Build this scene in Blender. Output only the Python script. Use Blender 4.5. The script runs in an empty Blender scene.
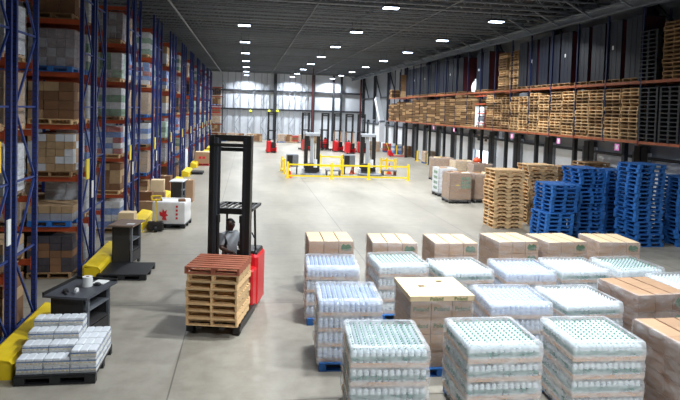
import bpy, bmesh, math, random
from mathutils import Vector, Matrix
from bpy_extras.object_utils import world_to_camera_view
random.seed(7)
scn = bpy.context.scene
COL = scn.collection
PI = math.pi

# ------------------------------------------------------------------ camera
W, H, F = 680, 400, 600.0
CX, CY = 340.0, 137.0               # principal point (lens shifted downwards)
VP = (248.0, 108.0)                 # where the aisle lines meet
SLOPE = 0.03                        # horizon tilt
CAMH = 4.4
cy_ = Vector(((VP[0]-CX)/F, (CY-VP[1])/F, 1)).normalized()
p2_ = Vector(((VP[0]+1000-CX)/F, (CY-VP[1]-1000*SLOPE)/F, 1))
cz_ = cy_.cross(p2_).normalized()   # world up in (right, up, forward)
if cz_.y < 0: cz_ = -cz_
cx_ = p2_ - cy_*p2_.dot(cy_); cx_.normalize()
def cam_to_world(v): return Vector((v.dot(cx_), v.dot(cy_), v.dot(cz_)))
r_ = cam_to_world(Vector((1, 0, 0))); u_ = cam_to_world(Vector((0, 1, 0))); f_ = cam_to_world(Vector((0, 0, 1)))
cam = bpy.data.cameras.new('camera'); camo = bpy.data.objects.new('camera', cam); COL.objects.link(camo)
camo.matrix_world = Matrix(((r_.x, u_.x, -f_.x, 0), (r_.y, u_.y, -f_.y, 0), (r_.z, u_.z, -f_.z, CAMH), (0, 0, 0, 1)))
cam.sensor_width = 36; cam.lens = F/W*36
cam.shift_x = 0; cam.shift_y = (CY-H/2)/W
cam.clip_end = 400; cam.clip_start = .05
scn.camera = camo
def ray(px, py): return cam_to_world(Vector(((px-CX)/F, (CY-py)/F, 1)))
def G(px, py, z=0.0):
    d = ray(px, py); t = (z-CAMH)/d.z
    return Vector((d.x*t, d.y*t, z))
def PY(px, py, Y):
    d = ray(px, py); t = Y/d.y
    return Vector((d.x*t, Y, CAMH+d.z*t))

# ------------------------------------------------------------------ world, exposure
wd = bpy.data.worlds.new('sky'); scn.world = wd; wd.use_nodes = True
bg = wd.node_tree.nodes['Background']; bg.inputs[0].default_value = (.80, .90, 1, 1); bg.inputs[1].default_value = 6.0
vs = scn.view_settings
vs.view_transform = 'Standard'; vs.look = 'None'; vs.gamma = 1; vs.use_curve_mapping = False; vs.exposure = 0.0
LAMP_W = 570.0

# ------------------------------------------------------------------ materials
def lin(c):
    c = c/255.0
    return c/12.92 if c <= .04045 else ((c+.055)/1.055)**2.4
def rgb(c): return (lin(c[0]), lin(c[1]), lin(c[2]), 1)
MATS = {}
def mat(name, c, rough=.6, metal=0.0, var=.12, scale=6.0, rand=.0, bump=0.0, stretch=(1, 1, 1), spec=.5, c2=None):
    if name in MATS: return MATS[name]
    m = bpy.data.materials.new(name); m.use_nodes = True; MATS[name] = m
    nt = m.node_tree; N = nt.nodes; L = nt.links; b = N['Principled BSDF']
    b.inputs['Roughness'].default_value = rough; b.inputs['Metallic'].default_value = metal
    b.inputs['Specular IOR Level'].default_value = spec
    tc = N.new('ShaderNodeTexCoord'); mp = N.new('ShaderNodeMapping'); mp.inputs['Scale'].default_value = stretch
    oi = N.new('ShaderNodeObjectInfo'); mu = N.new('ShaderNodeMath'); mu.operation = 'MULTIPLY'; mu.inputs[1].default_value = 60
    L.new(oi.outputs['Random'], mu.inputs[0])
    L.new(tc.outputs['Object'], mp.inputs['Vector']); L.new(mu.outputs[0], mp.inputs['Location'])
    no = N.new('ShaderNodeTexNoise'); no.inputs['Scale'].default_value = scale; no.inputs['Detail'].default_value = 4
    L.new(mp.outputs[0], no.inputs['Vector'])
    mr = N.new('ShaderNodeMapRange'); mr.inputs['From Min'].default_value = .25; mr.inputs['From Max'].default_value = .75
    L.new(no.outputs['Fac'], mr.inputs['Value'])
    mx = N.new('ShaderNodeMix'); mx.data_type = 'RGBA'
    base = rgb(c)
    if c2 is None:
        mx.inputs['A'].default_value = tuple(min(1, x*(1-var)) for x in base[:3])+(1,)
        mx.inputs['B'].default_value = tuple(min(1, x*(1+var)) for x in base[:3])+(1,)
    else:
        mx.inputs['A'].default_value = base; mx.inputs['B'].default_value = rgb(c2)
    L.new(mr.outputs[0], mx.inputs['Factor'])
    out = mx.outputs['Result']
    if rand:
        hs = N.new('ShaderNodeHueSaturation'); r2 = N.new('ShaderNodeMapRange')
        r2.inputs['To Min'].default_value = 1-rand; r2.inputs['To Max'].default_value = 1+rand
        L.new(oi.outputs['Random'], r2.inputs['Value']); L.new(r2.outputs[0], hs.inputs['Value']); L.new(out, hs.inputs['Color'])
        out = hs.outputs['Color']
    L.new(out, b.inputs['Base Color'])
    if bump:
        bp = N.new('ShaderNodeBump'); bp.inputs['Strength'].default_value = bump; bp.inputs['Distance'].default_value = .02
        L.new(no.outputs['Fac'], bp.inputs['Height']); L.new(bp.outputs[0], b.inputs['Normal'])
    return m
def emit(name, c, s):
    m = bpy.data.materials.new(name); m.use_nodes = True; nt = m.node_tree
    b = nt.nodes['Principled BSDF']; b.inputs['Base Color'].default_value = rgb(c)
    b.inputs['Emission Color'].default_value = rgb(c); b.inputs['Emission Strength'].default_value = s
    MATS[name] = m; return m
def film(name, c, lo, hi, rough=.22):
    """stretch film: wrinkled, partly clear plastic"""
    m = bpy.data.materials.new(name); m.use_nodes = True; nt = m.node_tree; N = nt.nodes; L = nt.links; MATS[name] = m
    b = N['Principled BSDF']; b.inputs['Base Color'].default_value = rgb(c); b.inputs['Roughness'].default_value = rough
    tc = N.new('ShaderNodeTexCoord'); mp = N.new('ShaderNodeMapping'); mp.inputs['Scale'].default_value = (2, 2, 5); mp.inputs['Rotation'].default_value = (.15, .1, 0)
    oi = N.new('ShaderNodeObjectInfo'); mu = N.new('ShaderNodeMath'); mu.operation = 'MULTIPLY'; mu.inputs[1].default_value = 50
    L.new(oi.outputs['Random'], mu.inputs[0]); L.new(mu.outputs[0], mp.inputs['Location']); L.new(tc.outputs['Object'], mp.inputs['Vector'])
    no = N.new('ShaderNodeTexNoise'); no.inputs['Scale'].default_value = 2.2; no.inputs['Detail'].default_value = 6; no.inputs['Distortion'].default_value = .5
    L.new(mp.outputs[0], no.inputs['Vector'])
    mr = N.new('ShaderNodeMapRange'); mr.inputs['From Min'].default_value = .3; mr.inputs['From Max'].default_value = .75
    mr.inputs['To Min'].default_value = lo; mr.inputs['To Max'].default_value = hi
    L.new(no.outputs['Fac'], mr.inputs['Value']); L.new(mr.outputs[0], b.inputs['Alpha'])
    bp = N.new('ShaderNodeBump'); bp.inputs['Strength'].default_value = .35; bp.inputs['Distance'].default_value = .02
    L.new(no.outputs['Fac'], bp.inputs['Height']); L.new(bp.outputs[0], b.inputs['Normal'])
    return m
def concrete():
    m = bpy.data.materials.new('polished_concrete'); m.use_nodes = True; nt = m.node_tree; N = nt.nodes; L = nt.links
    b = N['Principled BSDF']
    tc = N.new('ShaderNodeTexCoord')
    n1 = N.new('ShaderNodeTexNoise'); n1.inputs['Scale'].default_value = .35; n1.inputs['Detail'].default_value = 6
    mp = N.new('ShaderNodeMapping'); mp.inputs['Scale'].default_value = (1.6, .5, 1)
    L.new(tc.outputs['Object'], mp.inputs['Vector']); L.new(mp.outputs[0], n1.inputs['Vector'])
    n2 = N.new('ShaderNodeTexNoise'); n2.inputs['Scale'].default_value = 3.0; n2.inputs['Detail'].default_value = 8; n2.inputs['Roughness'].default_value = .7
    L.new(tc.outputs['Object'], n2.inputs['Vector'])
    r1 = N.new('ShaderNodeValToRGB'); r1.color_ramp.elements[0].position = .3; r1.color_ramp.elements[1].position = .72
    r1.color_ramp.elements[0].color = rgb((140, 134, 122)); r1.color_ramp.elements[1].color = rgb((172, 165, 151))
    L.new(n1.outputs['Fac'], r1.inputs[0])
    r2 = N.new('ShaderNodeValToRGB'); r2.color_ramp.elements[0].position = .33; r2.color_ramp.elements[1].position = .6
    r2.color_ramp.elements[0].color = (.80, .79, .78, 1); r2.color_ramp.elements[1].color = (1, 1, 1, 1)
    L.new(n2.outputs['Fac'], r2.inputs[0])
    mx = N.new('ShaderNodeMix'); mx.data_type = 'RGBA'; mx.blend_type = 'MULTIPLY'; mx.inputs['Factor'].default_value = 1
    L.new(r1.outputs[0], mx.inputs['A']); L.new(r2.outputs[0], mx.inputs['B'])
    # saw-cut joints
    sx = N.new('ShaderNodeSeparateXYZ'); L.new(tc.outputs['Object'], sx.inputs[0])
    def joint(sock, pitch, off):
        a = N.new('ShaderNodeMath'); a.operation = 'ADD'; a.inputs[1].default_value = off; L.new(sock, a.inputs[0])
        d = N.new('ShaderNodeMath'); d.operation = 'PINGPONG'; d.inputs[1].default_value = pitch/2; L.new(a.outputs[0], d.inputs[0])
        c = N.new('ShaderNodeMath'); c.operation = 'LESS_THAN'; c.inputs[1].default_value = .012; L.new(d.outputs[0], c.inputs[0]); return c.outputs[0]
    j1 = joint(sx.outputs['X'], 4.6, 1.1); j2 = joint(sx.outputs['Y'], 4.6, .3)
    mxm = N.new('ShaderNodeMath'); mxm.operation = 'MAXIMUM'; L.new(j1, mxm.inputs[0]); L.new(j2, mxm.inputs[1])
    mj = N.new('ShaderNodeMix'); mj.data_type = 'RGBA'; mj.inputs['B'].default_value = rgb((108, 103, 94))
    L.new(mxm.outputs[0], mj.inputs['Factor']); L.new(mx.outputs['Result'], mj.inputs['A'])
    L.new(mj.outputs['Result'], b.inputs['Base Color'])
    rr = N.new('ShaderNodeMapRange'); rr.inputs['To Min'].default_value = .30; rr.inputs['To Max'].default_value = .52
    L.new(n2.outputs['Fac'], rr.inputs['Value']); L.new(rr.outputs[0], b.inputs['Roughness'])
    b.inputs['Specular IOR Level'].default_value = .45
    return m
def ribbed(name, c, pitch, axis, rough=.5, metal=.0, depth=.4):
    """sheet with pressed ribs along one axis (bump only)"""
    m = mat(name, c, rough, metal, .06, 1.5); nt = m.node_tree; N = nt.nodes; L = nt.links; b = N['Principled BSDF']
    tc = N.new('ShaderNodeTexCoord'); sx = N.new('ShaderNodeSeparateXYZ'); L.new(tc.outputs['Object'], sx.inputs[0])
    p = N.new('ShaderNodeMath'); p.operation = 'PINGPONG'; p.inputs[1].default_value = pitch/2; L.new(sx.outputs[axis], p.inputs[0])
    s = N.new('ShaderNodeMapRange'); s.inputs['From Max'].default_value = pitch/2; L.new(p.outputs[0], s.inputs['Value'])
    bp = N.new('ShaderNodeBump'); bp.inputs['Strength'].default_value = depth; bp.inputs['Distance'].default_value = .04
    L.new(s.outputs[0], bp.inputs['Height']); L.new(bp.outputs[0], b.inputs['Normal']); return m
def punched(name, c, pitch):
    """painted steel column with a row of slot holes"""
    m = mat(name, c, .45, .1, .15, 3); nt = m.node_tree; N = nt.nodes; L = nt.links; b = N['Principled BSDF']
    tc = N.new('ShaderNodeTexCoord'); sx = N.new('ShaderNodeSeparateXYZ'); L.new(tc.outputs['Object'], sx.inputs[0])
    f = N.new('ShaderNodeMath'); f.operation = 'PINGPONG'; f.inputs[1].default_value = pitch/2; L.new(sx.outputs['Z'], f.inputs[0])
    g = N.new('ShaderNodeMath'); g.operation = 'LESS_THAN'; g.inputs[1].default_value = pitch*.14; L.new(f.outputs[0], g.inputs[0])
    def near(o):
        a = N.new('ShaderNodeMath'); a.operation = 'ABSOLUTE'; L.new(sx.outputs[o], a.inputs[0])
        l = N.new('ShaderNodeMath'); l.operation = 'LESS_THAN'; l.inputs[1].default_value = .018; L.new(a.outputs[0], l.inputs[0]); return l.outputs[0]
    mxx = N.new('ShaderNodeMath'); mxx.operation = 'MAXIMUM'; L.new(near('X'), mxx.inputs[0]); L.new(near('Y'), mxx.inputs[1])
    an = N.new('ShaderNodeMath'); an.operation = 'MULTIPLY'; L.new(mxx.outputs[0], an.inputs[0]); L.new(g.outputs[0], an.inputs[1])
    src = b.inputs['Base Color'].links[0].from_socket
    mx = N.new('ShaderNodeMix'); mx.data_type = 'RGBA'; mx.inputs['B'].default_value = (.012, .013, .02, 1)
    L.new(an.outputs[0], mx.inputs['Factor']); L.new(src, mx.inputs['A']); L.new(mx.outputs['Result'], b.inputs['Base Color'])
    return m

WOOD = mat('pallet_wood', (214, 178, 130), .8, 0, .22, 7, .22, .2, (1, 6, 6))
WOODRED = mat('stained_pallet_wood', (160, 92, 66), .75, 0, .2, 7, .06, .2, (1, 6, 6))
WOODDRY = mat('weathered_pallet_wood', (150, 118, 82), .85, 0, .25, 7, .2, .2, (1, 6, 6))
BLUEP = mat('blue_painted_wood', (38, 102, 172), .65, 0, .2, 5, .12)
BLACKP = mat('black_plastic', (30, 31, 34), .5, 0, .15, 4)
KRAFT = mat('kraft_cardboard', (168, 134, 104), .8, 0, .08, 3, .10)
KRAFTL = mat('pale_cardboard', (222, 196, 156), .8, 0, .06, 3, .05)
KRAFTD = mat('dark_cardboard', (122, 86, 60), .8, 0, .12, 3, .15)
TRAY = mat('tray_cardboard', (196, 160, 132), .8, 0, .08, 5, .05)
BOTTLE = mat('bottle_plastic', (214, 224, 228), .16, 0, .05, 8, .02, 0, (1, 1, 1), .7)
BOTTLEB = mat('bluish_bottle_plastic', (198, 210, 232), .16, 0, .05, 8, .02, 0, (1, 1, 1), .7)
CAPG = mat('green_cap', (34, 128, 92), .4, 0, .05, 4)
CAPB = mat('pale_blue_cap', (176, 198, 236), .4, 0, .05, 4)
CAPW = mat('white_cap', (236, 240, 244), .4, 0, .05, 4)
BANDG = mat('green_label_film', (58, 124, 108), .4, 0, .2, 9)
FILM = film('stretch_film', (240, 244, 247), .18, .55)
FILMTOP = film('clear_top_film', (240, 246, 248), .02, .20)
FILMT = film('thin_stretch_film', (226, 226, 226), .06, .34)
GREENINK = mat('green_ink', (42, 92, 44), .7, 0, .1, 8)
REDINK = mat('red_ink', (206, 40, 52), .7, 0, .1, 8)
RACKB = punched('blue_rack_steel', (20, 42, 108), .10)
RACKBP = mat('blue_brace_steel', (34, 58, 124), .45, .1, .15, 4)
RACKO = mat('orange_beam_steel', (176, 76, 40), .5, .1, .2, 4)
YEL = mat('yellow_guard_paint', (232, 200, 26), .5, 0, .12, 3)
YELS = mat('yellow_rail_paint', (250, 214, 24), .45, 0, .05, 3)
BLACKM = mat('black_steel', (44, 42, 41), .42, .3, .15, 5)
DARKM = mat('dark_grey_steel', (58, 61, 66), .5, .3, .15, 4)
GREYM = mat('grey_steel', (126, 130, 136), .45, .4, .12, 4)
WHITEM = mat('white_enamel', (226, 230, 234), .4, 0, .05, 3)
RED = mat('red_truck_paint', (212, 34, 40), .35, 0, .06, 3)
RUBBER = mat('black_rubber', (24, 24, 25), .75, 0, .1, 6)
ORANGE = mat('orange_plastic', (240, 84, 30), .5, 0, .06, 4)
TANM = mat('tan_guard_panel', (228, 190, 148), .6, 0, .06, 4)
NAVY = mat('navy_plastic', (17, 21, 33), .5, 0, .12, 3, .10)
MAROON = mat('maroon_plastic', (70, 16, 26), .55, 0, .12, 3, .10)
JOISTM = mat('grey_primer_steel', (124, 130, 138), .45, .1, .12, 2)
PINK = mat('pink_paper', (236, 138, 196), .7, 0, .03, 3)
PAPER = mat('white_paper', (232, 232, 228), .7, 0, .03, 4)
YPAPER = mat('yellow_paper', (236, 212, 60), .6, 0, .05, 4)

# ------------------------------------------------------------------ mesh builder
class MB:
    def __init__(s): s.v = []; s.f = []; s.m = []; s.smooth = []
    def _add(s, vs, fs, mi=0, sm=False):
        o = len(s.v); s.v += [tuple(v) for v in vs]
        for f in fs: s.f.append([o+i for i in f]); s.m.append(mi); s.smooth.append(sm)
    def box(s, x0, x1, y0, y1, z0, z1, mi=0, mx=None):
        vs = [Vector(p) for p in ((x0, y0, z0), (x1, y0, z0), (x1, y1, z0), (x0, y1, z0), (x0, y0, z1), (x1, y0, z1), (x1, y1, z1), (x0, y1, z1))]
        if mx is not None: vs = [mx @ v for v in vs]
        s._add(vs, [(0, 3, 2, 1), (4, 5, 6, 7), (0, 1, 5, 4), (1, 2, 6, 5), (2, 3, 7, 6), (3, 0, 4, 7)], mi); return s
    def cbox(s, x0, x1, y0, y1, z0, z1, c=.02, mi=0):
        """box with chamfered vertical and top edges"""
        def ring(i, z): return [(x0+c+i, y0+i, z), (x1-c-i, y0+i, z), (x1-i, y0+c+i, z), (x1-i, y1-c-i, z), (x1-c-i, y1-i, z), (x0+c+i, y1-i, z), (x0+i, y1-c-i, z), (x0+i, y0+c+i, z)]
        vs = ring(0, z0)+ring(0, z1-c)+ring(c*.8, z1)
        fs = [tuple(range(7, -1, -1)), tuple(range(16, 24))]
        for k in (0, 8):
            for i in range(8): fs.append((k+i, k+(i+1) % 8, k+8+(i+1) % 8, k+8+i))
        s._add(vs, fs, mi); return s
    def bar(s, p, q, w, h=None, mi=0, up=(0, 0, 1)):
        p = Vector(p); q = Vector(q); h = h or w; d = (q-p); L = d.length; d.normalize(); up = Vector(up)
        if abs(d.dot(up)) > .98: up = Vector((0, 1, 0))
        a = d.cross(up).normalized(); b = a.cross(d).normalized()
        vs = [p+a*i*w/2+b*j*h/2 for i, j in ((-1, -1), (1, -1), (1, 1), (-1, 1))]; vs += [v+d*L for v in vs]
        s._add(vs, [(3, 2, 1, 0), (4, 5, 6, 7), (0, 1, 5, 4), (1, 2, 6, 5), (2, 3, 7, 6), (3, 0, 4, 7)], mi); return s
    def cyl(s, p, q, r, n=12, mi=0, r2=None, caps=True):
        p = Vector(p); q = Vector(q); d = (q-p).normalized(); up = Vector((0, 0, 1)) if abs(d.z) < .95 else Vector((0, 1, 0))
        a = d.cross(up).normalized(); b = a.cross(d).normalized(); r2 = r if r2 is None else r2
        vs = [p+(a*math.cos(t)+b*math.sin(t))*r for t in [2*PI*i/n for i in range(n)]]+[q+(a*math.cos(t)+b*math.sin(t))*r2 for t in [2*PI*i/n for i in range(n)]]
        s._add(vs, [(i, (i+1) % n, n+(i+1) % n, n+i) for i in range(n)], mi, True)
        if caps: s._add(vs, [tuple(range(n-1, -1, -1)), tuple(range(n, 2*n))], mi)
        return s
    def tube(s, pts, r, n=8, mi=0):
        for a, b in zip(pts, pts[1:]): s.cyl(a, b, r, n, mi)
        return s
    def lathe(s, prof, n=10, c=(0, 0, 0), mi=0, mis=None):
        vs = []
        for r, z in prof: vs += [(c[0]+r*math.cos(2*PI*i/n), c[1]+r*math.sin(2*PI*i/n), c[2]+z) for i in range(n)]
        for k in range(len(prof)-1):
            o = len(s.v)
            ring = vs[k*n:(k+2)*n]
            s._add(ring, [(i, (i+1) % n, n+(i+1) % n, n+i) for i in range(n)], mis[k] if mis else mi, True)
        s._add(vs[-n:], [tuple(range(n))], mis[-1] if mis else mi); return s
    def prism(s, pts, y0, y1, mi=0):
        """polygon in XZ extruded along Y"""
        n = len(pts); vs = [(x, y0, z) for x, z in pts]+[(x, y1, z) for x, z in pts]
        s._add(vs, [tuple(range(n)), tuple(range(2*n-1, n-1, -1))]+[(i, n+i, n+(i+1) % n, (i+1) % n) for i in range(n)], mi); return s
    def mesh(s, name, mats):
        me = bpy.data.meshes.new(name); me.from_pydata(s.v, [], s.f)
        for m in (mats if isinstance(mats, (list, tuple)) else [mats]): me.materials.append(m)
        me.polygons.foreach_set('material_index', s.m); me.polygons.foreach_set('use_smooth', s.smooth)
        me.validate(); me.update(); return me
def O(name, me, parent=None, loc=(0, 0, 0), rz=0.0):
    o = bpy.data.objects.new(name, me); COL.objects.link(o); o.location = loc
    if rz: o.rotation_euler = (0, 0, rz)
    if parent is not None: o.parent = parent
    return o
def tag(o, label, cat, group=None, kind=None):
    if label: o['label'] = label
    if cat: o['category'] = cat
    if group: o['group'] = group
    if kind: o['kind'] = kind
    return o
def thing(name, label, cat, loc=(0, 0, 0), rz=0.0, group=None):
    return tag(O(name, None, None, loc, rz), label, cat, group)
def struct(name, me, label, cat='structure', parent=None, loc=(0, 0, 0)):
    o = O(name, me, parent, loc); o['kind'] = 'structure'
    if parent is None: o['label'] = label; o['category'] = cat
    return o
ORD = 'first second third fourth fifth sixth seventh eighth ninth tenth eleventh twelfth thirteenth fourteenth fifteenth sixteenth seventeenth eighteenth nineteenth twentieth'.split()
def nth(i):
    if i < 20: return ORD[i]
    return ('twenty-' if i < 29 else 'thirty-')+ORD[i-20 if i < 29 else i-30] if i not in (29,) else 'thirtieth'
def fontmesh(txt, size, m, ext=.001):
    c = bpy.data.curves.new('lettering', 'FONT'); c.body = txt; c.size = size; c.extrude = ext; c.align_x = 'CENTER'; c.align_y = 'CENTER'; c.resolution_u = 2; c.offset = size*.02
    o = bpy.data.objects.new('lettering', c); COL.objects.link(o)
    dg = bpy.context.evaluated_depsgraph_get(); me = bpy.data.meshes.new_from_object(o.evaluated_get(dg))
    bpy.data.objects.remove(o); me.materials.clear(); me.materials.append(m); return me

# ------------------------------------------------------------------ room shell
XL, XR, YF, YB, ZC = -14.0, 16.4, -5.0, 86.0, 10.0
fl = struct('floor', MB().box(XL, XR, YF, YB, -.2, 0).mesh('floor', concrete()), 'polished grey concrete warehouse floor with saw-cut joints', 'floor')
DECK = ribbed('roof_deck_sheet', (34, 36, 42), .3, 'X', .6, .2, .8)
ceil = struct('ceiling', MB().box(XL, XR, YF, YB, ZC, ZC+.2).mesh('ceiling', DECK), 'dark corrugated roof deck above open web steel joists', 'ceiling')
jm = MB(); x = XL
jm.box(XL, XR, -.05, .05, .52, .58); jm.box(XL, XR, -.05, .05, 0, .05)
i = 0
while x < XR-.5:
    a, b = (.03, .55) if i % 2 == 0 else (.55, .03)
    jm.bar((x, 0, a), (x+.5, 0, b), .03); x += .5; i += 1
jmesh = jm.mesh('joist', JOISTM)
Y = YF+.8
while Y < YB-.3:
    struct('joist', jmesh, None, parent=ceil, loc=(0, Y, 9.4)); Y += 1.25
for X in (-9.4,):
    g = MB(); g.box(X-.1, X+.1, YF, YB, 9.3, 9.38); g.box(X-.1, X+.1, YF, YB, 8.88, 8.94)
    y = YF; k = 0
    while y < YB-1:
        g.bar((X, y, 8.9 if k % 2 else 9.34), (X, y+1, 9.34 if k % 2 else 8.9), .06); y += 1; k += 1
    struct('girder', g.mesh('girder', JOISTM), None, parent=ceil)
PIPE = mat('grey_pipe_paint', (120, 122, 126), .5, .3, .1, 3)
REDPIPE = mat('dull_red_pipe', (104, 44, 44), .5, .2, .1, 3)
for X, z, r in ((-3.6, 9.1, .06), (3.1, 9.3, .025), (9.0, 9.3, .025)):
    struct('sprinkler_pipe', MB().cyl((X, YF, z), (X, YB, z), r, 8).mesh('sprinkler_pipe', PIPE), None, parent=ceil)
for k in range(12):
    y = 6+k*6.8
    struct('branch_pipe', MB().cyl((-3.6, y, 9.12), (XR-.3, y, 9.12), .03, 6).mesh('branch_pipe', PIPE), None, parent=ceil)
# eave girder with ties in front of the dock wall
eg = MB(); eg.box(14.75, 15.05, YF, YB, 8.72, 8.80); eg.box(14.88, 14.92, YF, YB, 8.80, 9.08); eg.box(14.75, 15.05, YF, YB, 9.08, 9.14)
struct('eave_girder', eg.mesh('eave_girder', JOISTM), None, parent=ceil)
for k in range(32):
    y = YF+1.5+k*2.8
    struct('eave_strut', MB().bar((13.4, y, 9.5), (14.8, y, 8.78), .07).mesh('eave_strut', JOISTM), None, parent=ceil)

WALLB = ribbed('back_wall_panel', (214, 219, 226), .9, 'X', .55, 0, .3)
WALLG = ribbed('side_wall_panel', (150, 154, 160), .9, 'Y', .6, 0, .3)
wb = struct('wall_back', MB().box(XL, XR, YB, YB+.2, 0, ZC).mesh('wall_back', WALLB), 'white insulated panel wall at the far end of the warehouse', 'wall')
struct('wall_left', MB().box(XL-.2, XL, YF, YB, 0, ZC).mesh('wall_left', WALLG), 'grey panel wall hidden behind the blue pallet racks', 'wall')
struct('wall_front', MB().box(XL, XR, YF-.2, YF, 0, ZC).mesh('wall_front', WALLG), 'grey panel wall behind the viewer', 'wall')
# back wall steel: columns, girts, slender lattice posts
for px in (275, 313, 333, 341):
    X = PY(px, 100, YB).x
    w = .22 if px in (275, 313) else .13
    struct('wall_column', MB().box(X-w, X+w, YB-.42, YB-.38, 0, 9.7).box(X-w, X+w, YB-.06, YB-.02, 0, 9.7).box(X-.03, X+.03, YB-.38, YB-.06, 0, 9.7).mesh('wall_column', DARKM), None, parent=wb)
struct('wall_girt', MB().box(-6.4, XR, YB-.36, YB-.08, 6.75, 7.0).mesh('wall_girt', DARKM), None, parent=wb)
struct('wall_girt', MB().box(-6.4, XR, YB-.36, YB-.08, 4.15, 4.38).mesh('wall_girt', DARKM), None, parent=wb)
struct('wall_girt', MB().box(-6.4, XR, YB-.40, YB-.08, 9.4, 9.7).mesh('wall_girt', DARKM), None, parent=wb)
LATT = mat('pale_lattice_steel', (150, 156, 166), .5, .2, .1, 3)
for px in (225, 238, 251, 264, 281, 292, 303):
    X = PY(px, 100, YB).x; lm = MB()
    lm.box(X-.42, X-.34, YB-.34, YB-.26, 0, 9.4).box(X+.34, X+.42, YB-.34, YB-.26, 0, 9.4)
    z = .6; k = 0
    while z < 8.6:
        s = 1 if k % 2 else -1
        lm.bar((X-.38*s, YB-.3, z), (X+.38*s, YB-.3, z+1.25), .06); z += 1.6; k += 1
    struct('lattice_post', lm.mesh('lattice_post', LATT), None, parent=wb)
struct('wall_sprinkler_riser', MB().cyl((PY(361, 90, YB-.8).x, YB-.8, 0), (PY(361, 90, YB-.8).x, YB-.8, 9.4), .13, 10).mesh('riser', REDPIPE), None, parent=wb)
struct('wall_sprinkler_riser', MB().cyl((PY(313, 90, 70).x, 70, 0), (PY(313, 90, 70).x, 70, 9.4), .06, 8).mesh('riser', REDPIPE), None, parent=wb)

# dock wall with door openings
DP, DW, DH, D0 = 3.85, 2.8, 2.75, 67.0
doors = [D0-DP*k for k in range(-4, 18)]
doors = [d for d in doors if d-DW/2 > YF+.3 and d+DW/2 < YB-.3]
OPEN = min(doors, key=lambda d: abs(d-40.05))
wr = MB(); wr.box(XR, XR+.25, YF, YB, DH+.1, ZC)
edges = sorted(doors); prev = YF
for d in edges:
    wr.box(XR, XR+.25, prev, d-DW/2, 0, DH+.1); prev = d+DW/2
wr.box(XR, XR+.25, prev, YB, 0, DH+.1)
wright = struct('wall_right', wr.mesh('wall_right', WALLG), 'grey dock wall with a long row of sectional doors', 'wall')
DOORW = mat('dock_door_panel', (234, 236, 238), .5, 0, .05, 2)
DOORP = {}
pm = MB().box(-.03, .03, -DW/2-.02, DW/2+.02, 0, .55); pm.box(-.05, -.03, -DW/2+.04, DW/2-.04, .03, .525); pmesh = pm.mesh('door_panel', DOORW)
sealm = mat('dark_door_post', (40, 42, 46), .7, 0, .2, 3)
WGLASS = mat('dark_door_glass', (20, 24, 30), .1, 0, .05, 3)
for n, d in enumerate(doors):
    dr = struct('door_%d' % (n+1), None, 'white sectional dock door, %s along the dock wall counting from the far end' % nth(n), 'door', loc=(XR-.06, d, 0))
    isopen = d == OPEN
    for k in range(5):
        z = k*.55
        if isopen:
            z += 1.9
            if z+.55 > DH+.4: break
        struct('door_panel', pmesh, None, parent=dr, loc=(0, 0, z))
        if isopen and k == 1:
            for s in (-.65, .65): struct('door_window', MB().box(-.06, -.046, s-.22, s+.22, .14, .42).mesh('door_window', WGLASS), None, parent=dr, loc=(0, 0, z))
    for s in (-1, 1):
        struct('door_track', MB().box(-.16, -.03, s*(DW/2+.02)-.05, s*(DW/2+.02)+.05, 0, DH+.3).mesh('door_track', GREYM), None, parent=dr)
        # padded dark dock post between neighbouring doors
        struct('dock_post', MB().box(-.16, -.0, s*(DW/2+.29)-.19, s*(DW/2+.29)+.19, 0, 3.3).mesh('dock_post', sealm), None, parent=dr)
    struct('door_lintel', MB().box(-.2, -.04, -DW/2, DW/2, DH+.02, DH+.14).mesh('door_lintel', DARKM), None, parent=dr)
# wall columns with braces above the docks
for k in range(12):
    y = 84.0-k*7.7
    if y < YF+1: break
    struct('dock_wall_column', MB().box(XR-.4, XR-.05, y-.14, y+.14, 3.4, 9.4).mesh('dock_wall_column', DARKM), None, parent=wright)
    struct('dock_wall_brace', MB().bar((XR-.2, y-.2, 9.0), (XR-.2, y-3.7, 6.2), .12).mesh('dock_wall_brace', DARKM), None, parent=wright)
    struct('dock_wall_girt', MB().box(XR-.25, XR-.03, y-7.5, y-.2, 6.1, 6.25).mesh('dock_wall_girt', DARKM), None, parent=wright)

# ------------------------------------------------------------------ ceiling lamps
LENS = emit('lamp_diffuser', (214, 232, 255), 14.0)
hm = MB(); hm.cbox(-.35, .35, -.22, .22, 0, .10, .03); hmesh = hm.mesh('housing', DARKM)
dmesh = MB().box(-.32, .32, -.19, .19, -.03, 0).mesh('diffuser', LENS)
rodm = MB().cyl((0, 0, .09), (0, 0, .62), .012, 6).mesh('suspension_rod', DARKM)
ld = bpy.data.lights.new('lamp_light', 'AREA'); ld.shape = 'RECTANGLE'; ld.size = .62; ld.size_y = .36; ld.energy = LAMP_W; ld.color = (.88, .94, 1.0); ld.spread = math.radians(150)
ri = 0
rownames = ('leftmost', 'middle', 'rightmost', 'added unseen fill')
for ri, (X, ys) in enumerate(((-.3, [25.0+8.4*k for k in range(8)]), (6.0, [.45+8.35*k for k in range(11)]), (11.7, [27.6+8.1*k for k in range(8)]), (2.9, [1.5, 11.5]))):  # final short row: unseen lamps added to brighten the near staging floor
    for k, y in enumerate(ys):
        t = thing('ceiling_lamp', 'rectangular white high bay lamp, %s from the camera in the %s row' % (nth(k), rownames[ri]), 'lamp', (X, y, 8.9), 0, 'high bay lamps')
        O('housing', hmesh, t); O('diffuser', dmesh, t); O('suspension_rod', rodm, t, (-.25, 0, 0)); O('suspension_rod', rodm, t, (.25, 0, 0))
        lo = bpy.data.objects.new('lamp_light', ld); COL.objects.link(lo); lo.parent = t; lo.location = (0, 0, -.05)

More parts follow.
